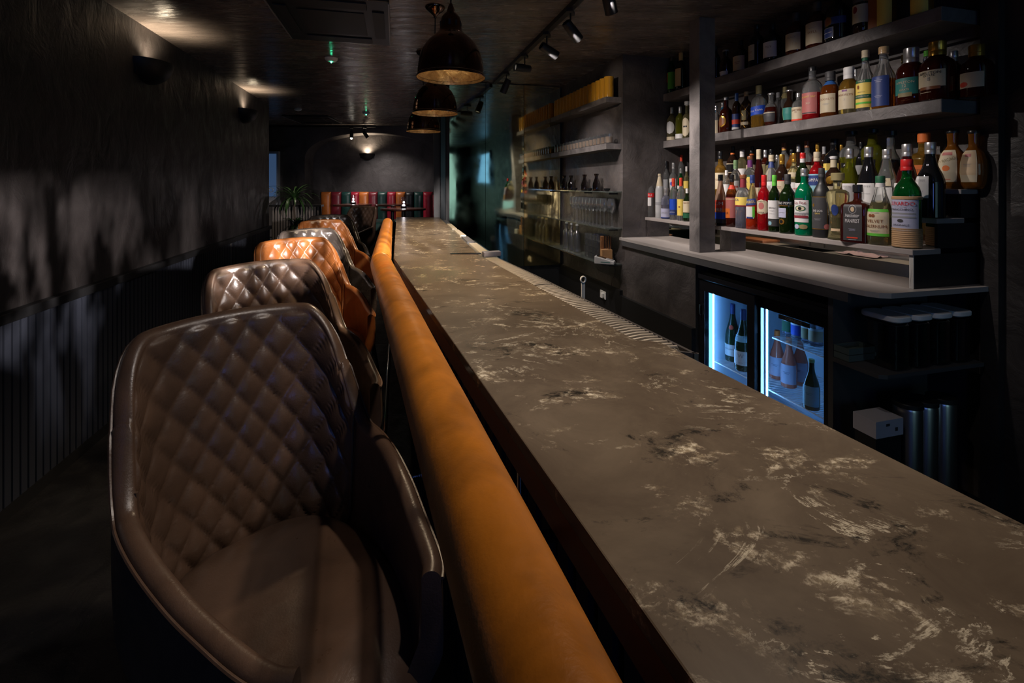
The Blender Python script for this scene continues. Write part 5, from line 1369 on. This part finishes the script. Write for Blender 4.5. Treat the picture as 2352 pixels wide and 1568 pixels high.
q = MB().box(-.05, .05, -.075, .075, .35, .42, M_CART); q.build('carton', t, smooth=False)
q = MB(); q.box(.0501, .0506, -.02, .0, .395, .405, pm('dgrey')); q.box(.0501, .0506, .03, .045, .37, .385, pm('dgrey')); q.build('printed_mark', t, smooth=False)
MB().box(-.045, .045, -.07, .07, 0, .3495, M_BLK).build('stand', t, smooth=False)
t['label'] = 'small white carton on a dark stand beside the bright steel canister'
# ------------------------------------------------------------------ shelves of glasses
GU0 = -1.385
for z, lab in ((2.248, 'dark plaster shelf carrying the row of amber tumblers'), (1.851, 'dark plaster shelf carrying candle glasses')):
    s_ = thing('glass_wall_shelf', lab, 'shelf', (OR.x, OR.y, 0), RZ, 'plaster shelves on the glassware wall')
    MB().prism([(GU0, .0215), (-.022, .0215), (-.022, -.121), (GU0, -.121)], z - .048, z, M_SHELF).build('board', s_, smooth=False)
for z, lab, dp in ((1.443, 'thin glass shelf with small dark carafes', .10), (1.130, 'thin glass shelf crowded with stemmed wine glasses', .12), (.823, 'lowest thin glass shelf with stacked tumblers and wooden box', .14)):
    s_ = thing('glass_shelf', lab, 'shelf', (OR.x, OR.y, 0), RZ, 'thin glass shelves')
    MB().prism([(GU0, .0215), (-.012, .0215), (-.012, -dp + .03), (-.04, -dp), (GU0, -dp)], z - .010, z, M_GLASST).build('pane', s_, smooth=False)
    for u in (-.10, -.62, -1.2): MB().box(u, u + .012, -.06, .021, z - .028, z - .0105, M_BLK).build('bracket', s_, smooth=False)
M_AMB = mat('amber tumbler glaze', (.52, .26, .022), .09, 0, .12, spec=.8)
K = None
def group_copy(proto, n, fn):
    """proto is the first of n; the rest are copies with copies of their parts"""
    ch = [c for c in bpy.data.objects if c.parent == proto]
    for i in range(1, n):
        c = proto.copy(); COL.objects.link(c)
        loc, rz, lab = fn(i); c.location = loc; c.rotation_euler = (0, 0, rz); c['label'] = lab
        for x in ch:
            d = x.copy(); COL.objects.link(d); d.parent = c
AML = 'amber tumbler in the front row on the plaster shelf by the ceiling'
t = thing('amber_tumbler', 'amber tumbler at the open end of the row, brightest of all', 'tumbler', R(-.075, -.07, 2.2483), 0, 'amber tumblers by the ceiling')
MB().lathe([(.036, 0), (.041, .003), (.0425, .05), (.040, .12), (.0425, .178), (.040, .178), (.0375, .12), (.039, .05), (.036, .008), (.001, .006)], M_AMB, 32, cap=False).build('body', t)
MB().lathe([(.001, .001), (.036, .0)], M_AMB, 32, cap=False).build('base', t)
group_copy(t, 15, lambda i: (R(-.075 - .087 * i, -.07, 2.2483), i * .7, 'amber tumbler by the ceiling, %s from the open end of its row' % ORD[i]))
M_CREAM = mat('cream candle wax', (.52, .36, .24), .5)
t = thing('candle_glass', 'candle glass at the open end of the second plaster shelf', 'glass', R(-.065, -.075, 1.8513), 0, 'candle glasses on the plaster shelf')
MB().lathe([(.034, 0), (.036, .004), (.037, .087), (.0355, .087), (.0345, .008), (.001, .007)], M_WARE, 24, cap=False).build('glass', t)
MB().lathe([(.033, .0085), (.0338, .06), (.001, .061)], M_CREAM, 24).build('wax', t)
group_copy(t, 16, lambda i: (R(-.065 - .081 * i, -.075, 1.8513), i * .5, 'candle glass on the second plaster shelf, %s from its open end' % ORD[i]))
for i, (px, top, lab) in enumerate(((1370, 400, 'small dark carafe nearest'.replace('nearest', 'first') + ' from the open end of the glass shelf'), (1343, 402, 'small dark carafe with narrow waist, second on the glass shelf'), (1312, 404, 'small dark carafe, third along the glass shelf'), (1296, 404, 'small dark carafe beside the mirror wall'))):
    u = R_u(px, -.04); x, y, z = R(u, -.04, 1.4433); h = EYE + (CY - top) / F * y - z
    t = thing('carafe', lab, 'carafe', (x, y, z), 0, 'small carafes')
    g_ = MATS.get('smoky plum glass') or thin('smoky plum glass', (.24, .19, .19), .08)
    MB().lathe([(.03, 0), (.038, .004), (.040, .02), (.034, h * .45), (.018, h * .72), (.015, h * .85), (.022, h)], g_, 24).build('body', t)
    MB().lathe([(.0225, h), (.0235, h + .003), (.021, h + .005)], g_, 24).build('lip', t)
t = thing('bitters_dish', 'little dark dish beside the first carafe', 'dish', R(-.16, -.045, 1.4433), 0, 'little dishes between carafes')
MB().lathe([(.014, 0), (.026, .008), (.030, .024), (.027, .024), (.022, .010), (.001, .006)], M_BLKG, 24, cap=False).build('bowl', t)
MB().lathe([(.001, .012), (.022, .012)], pm('maroon'), 16, cap=False).build('filling', t)
group_copy(t, 3, lambda i: (R(-.16 - .36 * i, -.045, 1.4433), 0, ('', 'little dark dish between two carafes', 'little dark dish toward the mirror wall')[i]))
# wine glasses
t = thing('wine_glass', 'stemmed wine glass at the open end of the glass shelf', 'wine glass', R(-.075, -.045, 1.1303), 0, 'stemmed wine glasses')
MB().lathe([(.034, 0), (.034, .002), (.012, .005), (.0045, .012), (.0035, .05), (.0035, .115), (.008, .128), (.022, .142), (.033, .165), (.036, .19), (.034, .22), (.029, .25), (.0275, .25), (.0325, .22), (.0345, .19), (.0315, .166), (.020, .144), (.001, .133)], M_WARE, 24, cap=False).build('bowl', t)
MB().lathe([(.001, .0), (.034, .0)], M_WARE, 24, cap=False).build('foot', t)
def wgl(i):
    r_, c_ = i % 2, i // 2
    return R(-.075 - .077 * c_ - .035 * r_, -.078 + .062 * (r_), 1.1303), i, 'stemmed wine glass in the %s row, %s from the open shelf end' % (('front', 'rear')[r_], ORD[c_])
group_copy(t, 22, wgl)
# stacked tumblers
t = thing('stacked_tumbler', 'clear tumbler at the bottom corner of the stacks beside the wooden box', 'tumbler', R(-.245, -.09, .8233), 0, 'stacked clear tumblers')
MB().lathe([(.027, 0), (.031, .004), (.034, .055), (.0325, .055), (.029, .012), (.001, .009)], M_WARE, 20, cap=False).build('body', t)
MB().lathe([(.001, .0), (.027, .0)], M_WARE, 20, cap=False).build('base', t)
def stk(i):
    col, lv = i // 4, i % 4
    return R(-.245 - .071 * (col % 4), -.09 + .072 * (col // 4), .8233 + lv * .0565), i, 'clear stacked tumbler, %s layer up, %s %s stack from the wooden box' % (ORD[lv], ORD[col % 4], ('front', 'rear')[col // 4])
group_copy(t, 28, stk)
for i, (px, lab) in enumerate(((1289, 'swing top bottle closest to the mirror wall on lowest glass shelf'), (1302, 'swing top bottle in the middle of three on lowest glass shelf'), (1315, 'swing top bottle beside the stacked tumblers'))):
    u = -1.07 + i * .14; x, y, z = R(u, -.06, .8233)
    t = thing('swing_top_bottle', lab, 'bottle', (x, y, z), 0, 'clear swing top bottles')
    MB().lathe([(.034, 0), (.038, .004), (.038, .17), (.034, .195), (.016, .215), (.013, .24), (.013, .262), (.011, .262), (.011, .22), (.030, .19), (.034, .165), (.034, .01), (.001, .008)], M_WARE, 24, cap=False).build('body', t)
    MB().lathe([(.012, .2625), (.016, .266), (.014, .28), (.006, .284)], M_WHITE, 16).build('stopper', t)
    MB().tube([(.014, 0, .225), (.024, 0, .245), (.016, 0, .272), (-.016, 0, .272), (-.024, 0, .245), (-.014, 0, .225)], .0012, M_CHROME, 5).build('wire_bail', t)
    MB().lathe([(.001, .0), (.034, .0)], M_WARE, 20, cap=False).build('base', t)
cb = thing('cork_mat', 'thin wooden board under the swing top bottles', 'board', (OR.x, OR.y, 0), RZ)
cb.location.z = -.0005
MB().box(-1.12, -.70, -.12, .0, .8132, .8133, M_WOODT).build('board', cb, smooth=False)
cb.location = (OR.x, OR.y, -.012 - .0002)
# wooden holder with knives
t = thing('knife_box', 'light wooden box holding steel tools on the lowest glass shelf', 'box', R(-.135, -.065, .8233), RZ - .25)
MB().rbox(-.045, .045, -.045, .045, 0, .115, .003, M_WOODT).build('box', t, smooth=False)
MB().rbox(-.045, .0, -.045, .045, .1152, .225, .003, mat('darker wood', (.22, .09, .03), .5)).build('back_block', t, smooth=False)
for k in range(4):
    MB().tube([(.012 + .008 * k, -.02 + .012 * k, .10), (.022 + .012 * k, -.02 + .012 * k, .235)], .004, M_CHROME, 8).build('tool_handle', t)
t = thing('card_terminal', 'white card payment terminal with dark screen at shelf end', 'card terminal', R(-.058, -.115, .8233), RZ + 2.5)
q = MB(); vs = [(-.04, -.085, 0), (.04, -.085, 0), (.04, .085, 0), (-.04, .085, 0), (-.038, -.083, .028), (.038, -.083, .028), (.038, .083, .070), (-.038, .083, .070)]
q.add(vs, [(3, 2, 1, 0), (4, 5, 6, 7), (0, 1, 5, 4), (1, 2, 6, 5), (2, 3, 7, 6), (3, 0, 4, 7)], mat('grey white plastic', (.50, .49, .48), .35))
o = q.build('casing', t, smooth=False); mod = o.modifiers.new('b', 'BEVEL'); mod.width = .008; mod.segments = 3
T_ = Matrix.Translation((0, 0, .0495)) @ Matrix.Rotation(math.atan2(.042, .166), 4, 'X')
MB().box(-.030, .030, -.01, .072, 0, .0015, M_BLKG, T_).build('screen', t, smooth=False)
MB().box(-.030, .030, -.070, -.02, 0, .0012, pm('grey'), T_).build('keypad', t, smooth=False)
MB().box(-.0405, .0405, -.05, .03, .018, .022, pm('teal')).build('stripe', t, smooth=False)
q = MB(); q.tube([R(-.10, -.02, .81), R(-.10, .005, .76), R(-.13, .012, .70), R(-.18, .014, .66), R(-.19, .014, .60)], .0018, M_BLK, 6)
tag(q.build('power_cable'), 'thin black cable hanging from the card terminal', 'cable')
t = thing('wall_socket', 'white wall socket with a plug low on the plaster wall', 'socket', R(-.30, -.0085, .50), RZ)
MB().rbox(-.055, .055, -.010, 0, -.035, .035, .004, M_WHITE).build('face_plate', t, smooth=False)
MB().rbox(.0, .035, -.03, -.0102, -.02, .02, .004, M_WHITE).build('plug', t, smooth=False)
t = thing('bottle_opener', 'pale bottle opener standing by the drip tray', 'opener', (.30, 2.02, 1.0), .3)
MB().box(-.008, .008, -.002, .002, 0, .09, M_WHITE).build('handle', t, smooth=False)
MB().tube([(.011 * math.cos(a), 0, .10 + .013 * math.sin(a)) for a in [2 * PI * i / 20 for i in range(20)]], .0035, M_WHITE, 6, closed=True).build('ring', t)
MB().box(-.02, .02, -.02, .02, -.30, -.0005, M_BLK).build('holder', t, smooth=False)
# unseen gobo lamp added to imitate pendant light off the bar on dark wall
l = lamp('added_gobo_glow', 'SPOT', (-.15, 1.7, 1.47), 560, (1, .90, .86), (-2.3, 3.2, 1.12), 150, .3, .02)
l.data.use_nodes = True
nt = l.data.node_tree; em = nt.nodes['Emission']
tc = N(nt, 'ShaderNodeTexCoord'); sx = N(nt, 'ShaderNodeSeparateXYZ'); nt.links.new(tc.outputs['Normal'], sx.inputs[0])
def mth(op, a, b2=None):
    n = N(nt, 'ShaderNodeMath', operation=op)
    for i, v_ in enumerate((a, b2)):
        if v_ is None: continue
        if isinstance(v_, (int, float)): n.inputs[i].default_value = v_
        else: nt.links.new(v_, n.inputs[i])
    return n.outputs[0]
az_ = mth('ABSOLUTE', sx.outputs['Z']); X_ = mth('DIVIDE', sx.outputs['X'], az_); Y_ = mth('DIVIDE', sx.outputs['Y'], az_)
cb_ = N(nt, 'ShaderNodeCombineXYZ'); nt.links.new(mth('MULTIPLY', X_, 9.), cb_.inputs[0]); nt.links.new(mth('MULTIPLY', Y_, 2.6), cb_.inputs[1])
st_ = ramp(nt, tex(nt, cb_.outputs[0], 1.3, 3, .55, .25), [(.44, g(.02)), (.60, g(1))])
up_ = ramp(nt, Y_, [(0, g(1)), (.09, g(.85)), (.185, g(0)), (1, g(0))])
lo_ = ramp(nt, mth('ADD', Y_, 1.), [(0, g(0)), (.55, g(0)), (.80, g(.4)), (.95, g(1))])
nt.links.new(mth('MULTIPLY', mth('MULTIPLY', st_, up_), lo_), em.inputs['Strength'])
